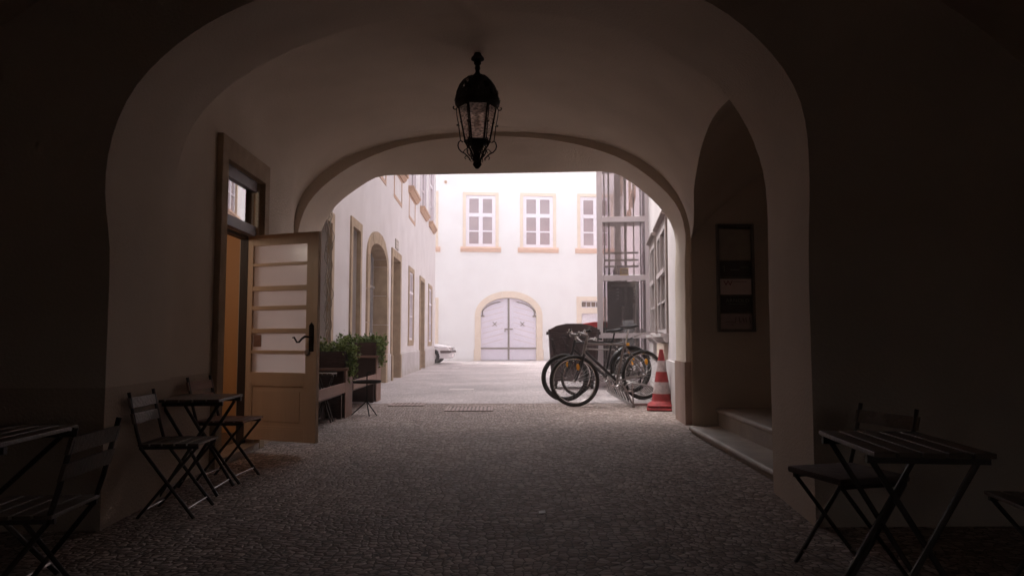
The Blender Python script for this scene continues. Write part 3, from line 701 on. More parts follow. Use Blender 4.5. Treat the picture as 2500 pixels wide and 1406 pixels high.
for k in range(6):
    m.tube([hexr(45, 262, k), hexr(29, 347, k)], 2.3*u, 6)
    m.tube([hexr(30, 347, k), hexr(30, 347, k+1)], 2.8*u, 6); m.tube([hexr(46, 262, k), hexr(46, 262, k+1)], 2.5*u, 6)
    p = hexr(39, 300, k); m.lathe([(0,-3*u),(2.8*u,0),(0,3*u)], p, 8, False)
m.build('cage', M['iron'], lan, smooth=50)
for k in range(6):
    a_, b_, c_, d_ = hexr(44, 263, k), hexr(44, 263, k+1), hexr(28, 346, k+1), hexr(28, 346, k)
    MB().add([a_, b_, c_, d_], [(0,1,2,3)]).build('glass_panel', M['lampglass'], lan)
# outer scroll brackets, one at each corner
def spiral(c, r0, r1, a0, a1, n=10): return [(c[0]+(r0+(r1-r0)*i/n)*math.cos(a0+(a1-a0)*i/n), c[1]+(r0+(r1-r0)*i/n)*math.sin(a0+(a1-a0)*i/n)) for i in range(n+1)]
for k in range(6):
    t = math.pi/3*k+.07; c_, s_ = math.cos(t), math.sin(t)
    g = lambda r, py: (r*u*c_, r*u*s_, Z(py))
    m = MB()
    pts = spiral((54, 265), 3, 6.5, -1, 4.4, 12); pts = [(r, py) for r, py in pts]
    m.tube([g(r, py) for r, py in pts], 1.5*u, 5)
    m.tube([g(50,270), g(49,285), g(45,305), g(44,312), g(42,330), g(40,345)], 1.2*u, 5)
    m.lathe([(0,-3*u),(2.4*u,0),(0,3*u)], g(48,308), 6, False)
    m.tube([g(42,310), g(47,308)], 1*u, 5)
    pts = [(34,349),(40,345),(44,349),(46,357),(44,365),(38,372),(30,376),(24,382),(18,388),(19,392)]
    m.tube([g(r, py) for r, py in pts], 1.6*u, 5)
    m.tube([g(r, py) for r, py in [(28,350),(24,358),(17,366),(14,374),(10,384),(5,396)]], 1.9*u, 5)
    m.tube([g(r, py) for r, py in [(34,374),(30,368),(25,364),(22,369),(25,374)]], 1.2*u, 5)
    m.tube([g(r, py) for r, py in [(26,381),(30,386),(27,390)]], 1.1*u, 5)
    m.build('scroll_bracket', M['iron'], lan, smooth=60)
MB().lathe([(28*u,Z(348)),(24*u,Z(353)),(10*u,Z(360)),(5*u,Z(372)),(6*u,Z(384)),(4*u,Z(392)),(9*u,Z(397)),(11*u,Z(402)),(8*u,Z(407)),(4*u,Z(412)),(0,Z(413))], n=14).build('finial', M['iron'], lan, smooth=50)
MB().lathe([(0,Z(318)),(7*u,Z(316)),(8*u,Z(310)),(8*u,Z(300)),(4*u,Z(292)),(4*u,Z(262))], n=12, caps=False).build('bulb', M['signblank'], lan, smooth=50)

# ================================================================ left courtyard house
FX = -2.62
T = facadeT((FX, 0, 0), (0,1,0), (1,0,0))
def FL(px, py, rec=0): p = PX(px, py, FX+rec); return p.y, p.z
lh = thing('left_townhouse', 'pale plastered house with stone framed openings along the left of the courtyard', 'building', (FX, 20, 0))
y0w, y1w = yD+.002, PZ(1060, 888).y
cut = []
# ground floor openings: (px of outer left/right, ...) -> inner bounds in metres
o1 = (9.9, FL(805, 700)[0]-.0, FL(805, 835)[1], FL(800, 540)[1])              # big dark window beside the arch
w2 = (FL(857, 700)[0], FL(876, 700)[0], FL(873, 829)[1], FL(857, 550)[1])
a3 = (FL(899, 700)[0], FL(941, 700)[0], 0.0, FL(941, 652)[1], FL(921, 597)[1])
d4 = (FL(957, 700)[0], FL(975, 700)[0], 0.0, FL(957, 625)[1])
w5 = (FL(998, 700)[0], FL(1008.5, 700)[0], FL(998, 830)[1], FL(998, 661)[1])
d6 = (FL(1025, 700)[0], FL(1034.5, 700)[0], 0.0, FL(1025, 684)[1])
w7 = (FL(1046, 700)[0], FL(1053.5, 700)[0], FL(1046, 834)[1], FL(1046, 702)[1])
print('left', o1, w2, a3, d4, w5, d6, w7, y1w)
for q, dp in ((o1, .30), (w2, .28), (w5, .2), (w7, .2)): cut.append(hole(T, q[0], q[1], q[2], q[3], dp))
cut.append(hole(T, d4[0], d4[1], -.5, d4[3], .42)); cut.append(hole(T, d6[0], d6[1], -.5, d6[3], .4))
cut.append(hole(T, a3[0], a3[1], -.5, a3[3], .42, arch=a3[4]-a3[3]))
ups = [(15.6, 17.2), (18.6, 20.1), (21.8, 23.4), (25.1, 26.8), (28.3, 30.0)]
for a, b in ups: cut.append(hole(T, a, b, 5.55, 7.9, .2))
base = MB(T).box(y0w, y1w, -.5, 0, -.3, 8.6)
carved('wall', M['white'], lh, base, cut)
window(lh, T, o1[0], o1[1], o1[2], o1[3], 2, (.68, -.34), .28, 'brownwood', 'pane_dark', .07, sur=.17, sil=(.05, .16, .05), silm='stone')
window(lh, T, *w2, 1, (.62, -.32), .26, 'brownwood', 'pane_dark', .06, sur=.16, sil=(.04, .2, .12), silm='stone')
window(lh, T, *w5, 2, (.7, -.35), .07, 'frame_w', 'pane', .06, sur=.14, sil=(.03, .17, .14), silm='stone')
window(lh, T, *w7, 2, (.7, -.35), .07, 'frame_w', 'pane', .06, sur=.14, sil=(.03, .17, .14), silm='stone')
def doorway(q, dp, wd, mat_='brownwood'):
    dr = MB(T).box(q[0], q[1], -dp+.005, -dp+.05, 0, q[3]-.0)
    for k in range(3): dr.box(q[0]+.08, q[1]-.08, -dp+.05, -dp+.065, .15+k*.62, .65+k*.62)
    d = dr.build('door', M[mat_], lh, world=True)
    surround(T, q[0], q[1], 0, q[3], wd, proud=.035, back=dp-.01).build('surround', M['stone'], d, world=True, bevel=.01)
    for a, b in ((q[0]-wd-.01, q[0]), (q[1], q[1]+wd+.01)): MB(T).box(a, b, .036, .06, 0, .62).build('plinth_block', M['stone'], d, world=True, bevel=.01)
    return d
doorway(d4, .40, .2); doorway(d6, .38, .15)
# arched doorway with grille
q = a3; dp = .40; ar = a3[4]-a3[3]
g = MB(T)
for i in range(1, 12):
    uu = q[0]+(q[1]-q[0])*i/12; c = (q[0]+q[1])/2; h = (q[1]-q[0])/2
    g.cyl((uu, -.27, 0), (uu, -.27, q[3]+ar*math.sqrt(max(0, 1-((uu-c)/h)**2))), .017, 6)
for zf in (.02, .40, .80): g.box(q[0], q[1], -.29, -.25, q[3]*zf+.03, q[3]*zf+.08)
gr = g.build('grille_gate', M['grille'], lh, world=True)
MB(T).prism([(q[0], 0), (q[1], 0), (q[1], q[3])] + [((q[0]+q[1])/2+(q[1]-q[0])/2*math.cos(math.pi*i/20), q[3]+ar*math.sin(math.pi*i/20)) for i in range(1, 20)] + [(q[0], q[3])], lambda p, r, t: (p, t, r), -.415, -.40).build('backing_door', M['grille'], gr, world=True)
block_surround(T, q[0], q[1], 0, q[3], .27, .04, .38, ar, jamb=4, vous=7).build('surround', M['stone'], gr, world=True, smooth=35)
# upper windows with deep sills and blind aprons
for i, (a, b) in enumerate(ups):
    window(lh, T, a, b, 5.55, 7.9, 2, (.68, -.33), .1, 'frame_p', 'pane', .09, sur=.16, sm='frame_p', sil=(.17, .2, .22), silm='sill')
    if i < 3: surround(T, a+.06, b-.06, 4.72, 5.30, .1, proud=.012, back=.01, bottom=True).build('apron_panel', M['sill'], lh, world=True)
edges = sorted([(q[0]-wd-.02, q[1]+wd+.02) for q, wd in ((a3, .27), (d4, .21), (d6, .16))]); st_ = y0w+.01
for a, b in edges + [(y1w+.02, 0)]:
    if a > st_: MB(T).prism([(0, 0), (.03, 0), (.03, .64), (.01, .68), (0, .68)], lambda p, r, t: (t, p, r), st_, a).build('plinth', M['plinth'], lh, world=True)
    st_ = b
MB(T).box(y0w, y1w+.4, -.6, .45, 8.6, 8.85).build('eaves', M['stone'], lh, world=True)
MB(T).add([(y0w, .5, 8.85), (y1w+.4, .5, 8.85), (y1w+.4, -4, 10.6), (y0w, -4, 10.6), (y0w, .5, 8.95), (y1w+.4, .5, 8.95), (y1w+.4, -4, 10.7), (y0w, -4, 10.7)], [(0,1,2,3),(4,7,6,5),(0,4,5,1),(1,5,6,2),(2,6,7,3),(3,7,4,0)]).build('roof', M['roof'], lh, world=True)
# return wall of the house at its far corner
MB().box(FX-7, FX-.5, y1w-.3, y1w, -.3, 8.6).build('end_wall', M['white'], lh, world=True)
# number plaque above the door
ya, za = FL(964.5, 606); yb, zb2 = FL(970.5, 593)
pq = thing('house_plaque', 'small grey plaque on the wall above the second stone doorway', 'plaque', (FX, ya, 1.0))
MB(T).box(ya, yb+.1, .002, .022, za, zb2+.05).build('plate', M['signblank'], pq, world=True)
MB(T).box(ya+.05, yb+.05, .022, .025, za+.06, za+.09).box(ya+.05, yb+.05, .022, .025, zb2-.06, zb2-.03).build('marks', M['signwhite'], pq, world=True)
# garland wires hanging in the first opening
m = MB()
for k in range(5):
    random.seed(k+11); yy = FL(788+k*3, 700)[0]; pts = []
    for i in range(40):
        z = 3.05-i*.065; pts.append((FX+.05+.03*math.sin(i*.9+k*2), yy+.05*math.sin(i*.5+k)+random.uniform(-.01, .01), z))
    m.tube(pts, .006, 4)
g = tag(m.build('wire_garland', M['wire']), 'tangle of pale garland wires hanging over the first dark opening', 'garland')

# ================================================================ far wall
FA = rad(4.5)
To = (0.54, 36.0, 0)
T = facadeT(To, (math.cos(FA), math.sin(FA), 0), (math.sin(FA), -math.cos(FA), 0)); Ti = T.inverted()
nF = Vector((math.sin(FA), -math.cos(FA), 0))
def FF(px, py): p = Ti @ PP(px, py, To, nF); return p.x, p.z
fh = thing('far_house', 'bright white house with arched gate and tall windows closing the courtyard', 'building', (0.54, 36, 0))
cut = []
wins = []
for (pl, pr, ptp, pb) in ((1137,1210,478,603),(1277,1350,480,605),(1417,1490,482,607),(990,1063,474,602)):
    u0, z0 = FF(pl, pb); u1, z1 = FF(pr, ptp); wins.append((u0, u1, z0, z1))
gu0, gz = FF(1174, 770); gu1, _ = FF(1309.5, 770); gtop = FF(1242, 727)[1]
l_u0, l_z0 = FF(990, 840); l_u1, l_z1 = FF(1063, 734)
du0, _ = FF(1420, 800); du1 = du0+1.0; dz1 = FF(1420, 765)[1]; tz0 = FF(1420, 751)[1]; tz1 = FF(1420, 735)[1]
for q in wins: cut.append(hole(T, *q, .2))
cut += [hole(T, gu0, gu1, -.5, gz, .25, arch=gtop-gz), hole(T, l_u0, l_u1, l_z0, l_z1, .2), hole(T, du0, du1, -.5, dz1, .15), hole(T, du0, du1, tz0, tz1, .15)]
print('far', wins[0], gu0, gu1, gz, gtop)
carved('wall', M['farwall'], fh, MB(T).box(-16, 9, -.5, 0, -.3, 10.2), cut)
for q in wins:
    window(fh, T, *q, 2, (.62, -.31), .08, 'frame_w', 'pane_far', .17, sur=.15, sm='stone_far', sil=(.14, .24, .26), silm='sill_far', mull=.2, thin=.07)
window(fh, T, l_u0, l_u1, l_z0, l_z1, 2, (.62,), .08, 'frame_w', 'pane_far', .12, sur=.15, sm='stone_far')
# gate: two planked leaves
def gate_pt(uu): c = (gu0+gu1)/2; h = (gu1-gu0)/2; return gz+(gtop-gz)*math.sqrt(max(0, 1-((uu-c)/h)**2))
gc = (gu0+gu1)/2
for s in (-1, 1):
    ua, ub = (gu0+.01, gc-.012) if s < 0 else (gc+.012, gu1-.01)
    pts = [(ua, .03), (ub, .03)] + [(ub+(ua-ub)*i/16, gate_pt(ub+(ua-ub)*i/16)-.015) for i in range(17)]
    lf = MB(T).prism(pts, lambda p, r, t: (p, t, r), -.16, -.09).build('gate_leaf', M['gate'], fh, world=True)
    m = MB(T); inn = gc+s*.25; out = gc+s*1.28
    for k in range(8):
        z0 = .78+k*.265
        zo, zi = (z0, z0+.28)
        xo = out
        while gate_pt(xo)-.2 < zo + .02 and abs(xo-gc) > .4: xo -= s*.04
        m.beam((inn, -.088, zi), (xo, -.088, zo+(zi-zo)*(abs(out-xo)/abs(out-inn))), .004, .018)
    m.build('board_grooves', M['signwhite'], lf, world=True)
    m = MB(T); ui, uo = gc+s*.02, gc+s*1.42
    m.beam((ui+s*.02, -.075, .60), (uo, -.075, .60), .03, .075); m.cyl((uo+s*.04, -.06, .48), (uo+s*.04, -.06, .70), .05, 8)
    m.build('strap_hinge', M['iron_grey'], lf, world=True); m = MB(T)
    m.beam((gc+s*1.18, -.075, gz-.03), (gc+s*1.42, -.075, gz-.03), .03, .06); m.cyl((gc+s*1.46, -.06, gz-.12), (gc+s*1.46, -.06, gz+.06), .04, 8)
    pts = []
    for i in range(14):
        uu = gc+s*(1.27-i*.067); pts.append((uu, -.075, gate_pt(uu)-.10-.06*(i/13)))
    m.tube([(gc+s*1.27, -.075, gz-.03)]+pts, .028, 6)
    m.build('strap_hinge', M['iron_grey'], lf, world=True)
    cx_, cz_ = gc+s*.68, 1.78
    MB(T).beam((cx_-.1, -.08, cz_-.1), (cx_+.1, -.08, cz_+.1), .02, .03).beam((cx_-.1, -.076, cz_+.1), (cx_+.1, -.076, cz_-.1), .02, .03).build('iron_cross', M['iron_grey'], lf, world=True)
MB(T).box(gc-.045, gc+.045, -.085, -.06, .05, gate_pt(gc)-.03).build('cover_strip', M['iron_grey'], fh, world=True)
MB(T).box(gc-.2, gc+.2, -.058, -.03, 1.50, 1.56).box(gc-.2, gc-.16, -.058, -.03, 1.40, 1.50).build('gate_latch', M['iron_grey'], fh, world=True)
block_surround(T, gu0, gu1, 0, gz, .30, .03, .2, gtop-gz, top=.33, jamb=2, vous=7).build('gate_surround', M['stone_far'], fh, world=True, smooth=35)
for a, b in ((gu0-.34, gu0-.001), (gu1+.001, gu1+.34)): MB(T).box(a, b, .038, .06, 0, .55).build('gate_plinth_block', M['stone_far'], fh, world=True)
# side door with transom at the right
d = MB(T).box(du0, du1, -.14, -.08, 0, dz1).box(du0+.22, du0+.62, -.08, -.07, 1.05, 1.4).build('side_door', M['frame_w'], fh, world=True)
MB(T).box(du0+.26, du0+.58, -.069, -.06, 1.09, 1.36).build('door_pane', M['signwhite'], d, world=True)
f = MB(T).box(du0, du1, -.12, -.08, tz0, tz0+.04).box(du0, du1, -.12, -.08, tz1-.04, tz1)
for k in range(4): f.box(du0+k*.24-.02+.02, du0+k*.24+.03, -.12, -.08, tz0+.04, tz1-.04)
f = f.build('transom_window', M['frame_w'], fh, world=True)
MB(T).box(du0, du1, -.14, -.125, tz0, tz1).build('pane', M['brownwood'], f, world=True)
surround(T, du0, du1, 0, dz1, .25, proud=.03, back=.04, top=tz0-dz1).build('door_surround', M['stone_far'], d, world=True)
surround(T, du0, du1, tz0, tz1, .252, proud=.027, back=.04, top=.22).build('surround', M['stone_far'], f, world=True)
for a, b in ((-16, gu0-.36), (gu1+.36, du0-.27)): MB(T).box(a, b, 0, .03, 0, .5).build('plinth', M['farwall'], fh, world=True)
MB(T).box(-16, 9, -.5, .5, 10.2, 10.5).build('eaves', M['stone_far'], fh, world=True)
uu, zz_ = FF(1088, 445)
o = MB(T).cyl((uu, 0, zz_), (uu, .08, zz_), .07, 12).cyl((uu, .08, zz_), (uu, .11, zz_), .03, 8).build('wall_fixture', M['sill'], fh, world=True)

# ================================================================ right courtyard house + lift
RA = math.atan(.145)
Ro = (2.36, 9.5, 0); U = Vector((math.sin(RA), math.cos(RA), 0)); Nr = Vector((-math.cos(RA), math.sin(RA), 0))
T = facadeT(Ro, U, Nr); Ti = T.inverted()
def FR(px, py): p = Ti @ PP(px, py, Ro, Nr); return p.x, p.z
rh = thing('right_townhouse', 'pale house with hooded grey windows along the right of the courtyard', 'building', (2.4, 20, 0))
rw = []
for (pn, pf, pyt, pyb) in ((1629.5, 1609, 540, 808), (1602, 1591, 590, 812)):
    u0 = FR(pn, 700)[0]; u1 = FR(pf, 700)[0]; zt_ = FR(pf, pyt+22)[1]; zb_ = 1.1
    rw.append((u0, u1, zb_, FR(pn, pyt)[1]))
print('right', rw)
ceil_cut = [hole(T, *q, .2) for q in rw]
for k in range(5): ceil_cut.append(hole(T, 2+k*3.4, 3.5+k*3.4, 5.4, 7.6, .2))
carved('wall', M['white'], rh, MB(T).box(-.03, 30, -.5, 0, -.3, 8.2), ceil_cut)
for i, q in enumerate(rw):
    w = window(rh, T, *q, 2, (.58, -.3), .03, 'frame_g', 'pane_grey', .07, sur=.13, sm='frame_d', sil=(.12, .14, .12), silm='plinth')
    MB(T).prism([(0, q[3]+.10), (.09, q[3]+.14), (.09, q[3]+.17), (0, q[3]+.20)], lambda p, r, t: (t, p, r), q[0]-.14, q[1]+.14).build('hood', M['frame_d'], w, world=True)
    MB(T).box(q[0]+.1, q[1]-.1, 0, .06, q[2]-.42, q[2]-.15).build('apron_block', M['stone_far' if i == 0 else 'plinth'], w, world=True)
for k in range(5): window(rh, T, 2+k*3.4, 3.5+k*3.4, 5.4, 7.6, 2, (.66, -.33), .1, 'frame_w', 'pane', .09, sur=.14, sil=(.14, .2, .2))
MB(T).box(0, 30, 0, .03, 0, .70).build('plinth', M['plinth'], rh, world=True)
MB(T).box(-.03, 30, -.5, .4, 8.2, 8.5).build('eaves', M['stone'], rh, world=True)

# lift tower: aligned with the right wall
lo = PZ(1458.5, 944)      # front left foot
lo = Vector((PY(1458.5, 800, 15.7).x, 15.7, 0))
T = facadeT(lo, (math.cos(RA), -math.sin(RA), 0), (-math.sin(RA), -math.cos(RA), 0)); Ti = T.inverted()
def FLi(px, py, w=0): p = Ti @ PP(px, py, T @ Vector((0, w, 0)), Vector((math.sin(RA), math.cos(RA), 0))); return p.x, p.z
LWd = FLi(1592, 700)[0]; LD = 1.25
li = thing('glass_lift', 'grey steel framed glass lift tower in front of the courtyard wall', 'lift', tuple(lo))
pw = .12; HT = 8.4
for (a, b) in ((0, 0), (LWd-pw*1.1, 0), (0, -LD), (LWd-pw*1.1, -LD)):
    MB(T).box(a, a+pw*(1 if a == 0 else 1.1), b-pw, b, 0, HT).build('corner_post', M['lift'], li, world=True, bevel=.004)
zl = [FLi(1520, p)[1] for p in (940, 819, 678, 535)]; zl += [zl[-1]+1.25, zl[-1]+2.5, zl[-1]+3.75]
print('lift', lo, LWd, zl)
for i, z in enumerate(zl):
    h = .055 if i else .08; zc = z+(.06 if i == 0 else 0)
    m = MB(T).box(pw, LWd-pw*1.1, -.09, -.004, zc-h, zc+h).box(.012, .09, -LD, -pw, zc-h, zc+h).box(LWd-.1, LWd-.012, -LD, -pw, zc-h, zc+h).box(pw, LWd-pw*1.1, -LD-.09, -LD-.01, zc-h+.1, zc+h+.1)
    m.build('cross_rail', M['lift'], li, world=True)
M['liftglass'] = GL = glassy('lift_glass', (.80, .75, .78), clear=.90, gl=.05)
for i in range(len(zl)-1):
    a, b = zl[i]+.07, zl[i+1]-.06
    MB(T).box(pw-.02, LWd-pw*1.1+.02, -.06, -.05, a, b).build('glass_panel', GL, li, world=True)
    MB(T).box(.05, .06, -LD+.02, -pw-.0, a, b).build('glass_panel', GL, li, world=True)
# shaft contents
car0, car1 = zl[0]+.13, zl[2]-.12
cab = MB(T).box(.30, LWd-.30, -LD+.10, -LD+.14, car0, car1).box(.22, .30, -LD+.1, -.2, car0, car1).box(LWd-.34, LWd-.26, -LD+.1, -.2, car0, car1).box(.22, LWd-.26, -LD+.1, -.2, car1, car1+.06).box(.22, LWd-.26, -LD+.1, -.2, car0-.06, car0).build('cabin', M['liftdark'], li, world=True)
MB(T).box(.52, .57, -.30, -.27, car0+.15, car0+1.55).box(.76, .81, -.30, -.27, car0+.15, car0+1.6).build('cabin_handle', M['alloy'], cab, world=True)
m = MB(T)
for k in range(4): m.box(.42, .47, -.42, -.38, car1-.1-.07*k, car1-.085-.07*k).box(.78, .83, -.42, -.38, car1-.1-.07*k, car1-.085-.07*k)
m.build('cabin_light_strips', M['white_plastic'], cab, world=True)
m = MB(T)
for x_, w_ in ((.15, .03), (.245, .04), (.60, .06), (.80, .025), (.95, .03)): m.box(x_, x_+w_, -.70, -.66, 0.1, HT-.2)
m.build('guide_rail', M['iron_grey'], li, world=True)
MB(T).box(.40, .54, -LD-.02, -LD+.05, 0.1, HT-.2).build('counterweight_screen', M['lift'], li, world=True)
m = MB(T)
for z in (zl[2]+.58, zl[2]+.42, zl[2]+.28): m.box(.15, LWd-.25, -.62, -.58, z, z+.04)
m.box(.2, LWd-.3, -.75, -.3, zl[2]+.055, zl[2]+.075)
m.build('cabin_roof_rail', M['steel'], li, world=True)
yb_ = MB(T).box(.49, .68, -.42, -.28, zl[2]+.076, zl[2]+.24).build('control_box', M['yellow'], li, world=True)
m = MB(T)
for k in range(4): m.cyl((.525+k*.04, -.28, zl[2]+.19), (.525+k*.04, -.27, zl[2]+.19), .011, 8)
m.build('buttons', M['hole'], yb_, world=True)
MB(T).lathe([(0,0),(.05,.0),(.055,.12),(.03,.16),(.03,.22),(0,.23)], (.40, -.4, zl[2]+.076), 12, False).build('motor', M['white_plastic'], li, world=True, smooth=40)
# wall behind the lift tower (return of the far court, keeps the shaft backed on its right)

# ================================================================ rubbish containers
def container(loc, rz, label, lidm, W=1.02, D=.95, H=1.16, lidh=.17):
    t = thing('rubbish_container', label, 'rubbish bin', loc, rz, 'rubbish containers beside the lift')
    m = MB(); a, b = .86, 1.0
    lv = [(.16, .84), (.2, .88), (H*.55, .95), (H-.05, 1.0), (H-.05, 1.02), (H, 1.02)]
    rings = []
    for z, k in lv:
        x, y, c = W/2*k, D/2*k, .05
        rings.append([Vector(p) for p in ((-x+c,-y,z),(x-c,-y,z),(x,-y+c,z),(x,y-c,z),(x-c,y,z),(-x+c,y,z),(-x,y-c,z),(-x,-y+c,z))])
    m.loft(rings).build('body', M['bin'], t, smooth=30)
    m = MB(); x = W/2*1.02; prof = [(-x, H+.004), (x, H+.004), (x, H+.05), (x-.04, H+.06), (x-.16, H+lidh*.75), (x*.3, H+lidh), (-x*.3, H+lidh), (-x+.16, H+lidh*.75), (-x+.04, H+.06), (-x, H+.05)]
    m.prism(prof, lambda p, q, r: (p, r, q), -D/2*1.06, D/2*1.06).build('lid', M[lidm], t, bevel=.008)
    m = MB()
    for s in (-1, 1):
        m.cyl((s*W*.5, -.12, H-.02), (s*(W*.5+.055), -.12, H-.02), .035, 10)
    m.build('lifting_peg', M['bin'], t)
    for i in (-2, -1, 0, 1, 2): MB().box(i*W*.19-.012, i*W*.19+.012, -D/2*.99-.012, -D/2*.93, .3, H-.08).build('rib', M['bin'], t)
    for sx in (-1, 1):
        for sy in (-1, 1):
            w = MB().cyl((sx*W*.36-.025, sy*D*.36, .085), (sx*W*.36+.025, sy*D*.36, .085), .085, 16).build('castor', M['rubber'], t)
            MB().box(sx*W*.36-.04, sx*W*.36+.04, sy*D*.36-.03, sy*D*.36+.03, .1, .17).build('castor_fork', M['steel'], w)
    MB().tube([(-W*.42,-D/2-.03,H-.12),(-W*.42,-D/2-.09,H-.12),(W*.42,-D/2-.09,H-.12),(W*.42,-D/2-.03,H-.12)], .014, 6).build('push_handle', M['bin'], t, smooth=60)
    return t
c = PY(1398, 860, 15.4)
container((c.x+.02, 15.5, .005), rad(-3), 'dark maroon rubbish container with humped lid, behind the handlebars', 'bin')
c = PY(1452, 860, 17.2)
container((c.x+.08, 17.3, .005), rad(2), 'rubbish container with bright red lid, half hidden behind the dark one', 'binred', H=1.28, lidh=.13)

# ================================================================ car
def make_car(loc, rz):
    t = thing('parked_car', 'silver white car nosing out from behind the corner of the left house', 'car', loc, rz)
    L, Wd = 4.0, 1.64
    # local x forward (front bumper at x = 0), y left
    prof = [(-.02,.30),(0,.50),(-.03,.60),(-.10,.70),(-.35,.76),(-.95,.85),(-1.15,.87),(-1.75,1.32),(-2.1,1.38),(-3.1,1.38),(-3.75,1.00),(-3.95,.92),(-4.0,.55),(-3.95,.28),(-.1,.22)]
    rings = []
    for yy, k in ((-Wd/2, .0), (-Wd/2+.05, .6), (-Wd/2+.14, 1.0), (Wd/2-.14, 1.0), (Wd/2-.05, .6), (Wd/2, 0)):
        r = []
        for x, z in prof:
            zz = z; xx = x
            if z > .87: zz = z; 
            if k < 1:
                d = (1-k)*.06; xx = x - math.copysign(d, x+2.0); zz = z-(d if z > .7 else -d*.2)
            r.append(Vector((xx, yy*(1 if z <= .9 else .80), zz)))
        rings.append(r)
    body = MB().loft(rings); arch = []
    T0 = Matrix.Translation(Vector(loc)) @ Matrix.Rotation(rz, 4, 'Z')
    body.T = None; bw = MB(); bw.v = [T0 @ v for v in body.v]; bw.f = body.f
    for x in (-.78, -3.2): arch.append(MB(T0).cyl((x, -1.2, .30), (x, 1.2, .30), .345, 28))
    ob = carved('body', M['carpaint'], None, bw, arch, smooth=35); ob.data.transform(T0.inverted()); ob.parent = t
    m = MB().box(-.10, .035, -Wd/2+.04, Wd/2-.04, .46, .56).box(-.72+.29, -.02, -Wd/2-.012, -Wd/2+.03, .45, .56).box(-.72+.29, -.02, Wd/2-.03, Wd/2+.012, .45, .56).build('bumper_strip', M['cartrim'], t, bevel=.01)
    for s in (-1, 1):
        hl = MB().loft([[Vector((-.02, s*(Wd/2-.10-o), z)) for o, z in ((0,.57),(.34,.57),(.34,.67),(0,.68))], [Vector((-.16, s*(Wd/2-.045-o), z+.01)) for o, z in ((0,.58),(.34,.58),(.34,.69),(0,.70))], [Vector((-.38, s*(Wd/2-.012-o), z)) for o, z in ((0,.62),(.05,.62),(.05,.70),(0,.70))]]).build('headlight', M['lamp_clear'], t, smooth=30)
    for s in (-1, 1):
        for x in (-.78, -3.2):
            w = MB().torus((x, s*(Wd/2-.10), .30), (0,1,0), .235, .075, 28, 10).build('wheel', M['rubber'], t, smooth=60)
            m = MB()
            for k in range(7):
                a = 2*math.pi*k/7; m.beam((x, s*(Wd/2-.045), .30), (x+.19*math.cos(a), s*(Wd/2-.045), .30+.19*math.sin(a)), .02, .05, up=(0,1,0))
            m.torus((x, s*(Wd/2-.06), .30), (0,1,0), .19, .02, 24, 6).cyl((x, s*(Wd/2-.2), .3), (x, s*(Wd/2-.04), .3), .05, 12).build('rim', M['alloy'], w)
    m = MB().add([(-1.18,-.60,.875),(-1.18,.60,.875),(-1.72,.52,1.30),(-1.72,-.52,1.30),(-1.20,-.60,.90),(-1.20,.60,.90),(-1.74,.52,1.325),(-1.74,-.52,1.325)], [(0,1,2,3),(7,6,5,4),(0,4,5,1),(1,5,6,2),(2,6,7,3),(3,7,4,0)]).build('windscreen', M['carglass'], t)
    for s in (-1, 1):
        MB().prism([(-1.35,.93),(-1.8,1.27),(-3.0,1.30),(-3.5,.98)], lambda p, q, r: (p, s*(.645+r), q), 0, .03).build('side_window', M['carglass'], t)
    MB().box(-.03, .005, -.3, .3, .30, .41).build('number_plate', M['white_plastic'], t)
    MB().box(-.06, -.02, -.28, .28, .60, .66).build('radiator_grille', M['cartrim'], t)
    return t
nose = PX(1103, 860, PZ(1072, 888).x)
cf = PZ(1072, 889); nx = PY(1103.5, 860, cf.y+.2).x
make_car((nx, cf.y+.95, .005), rad(-4))

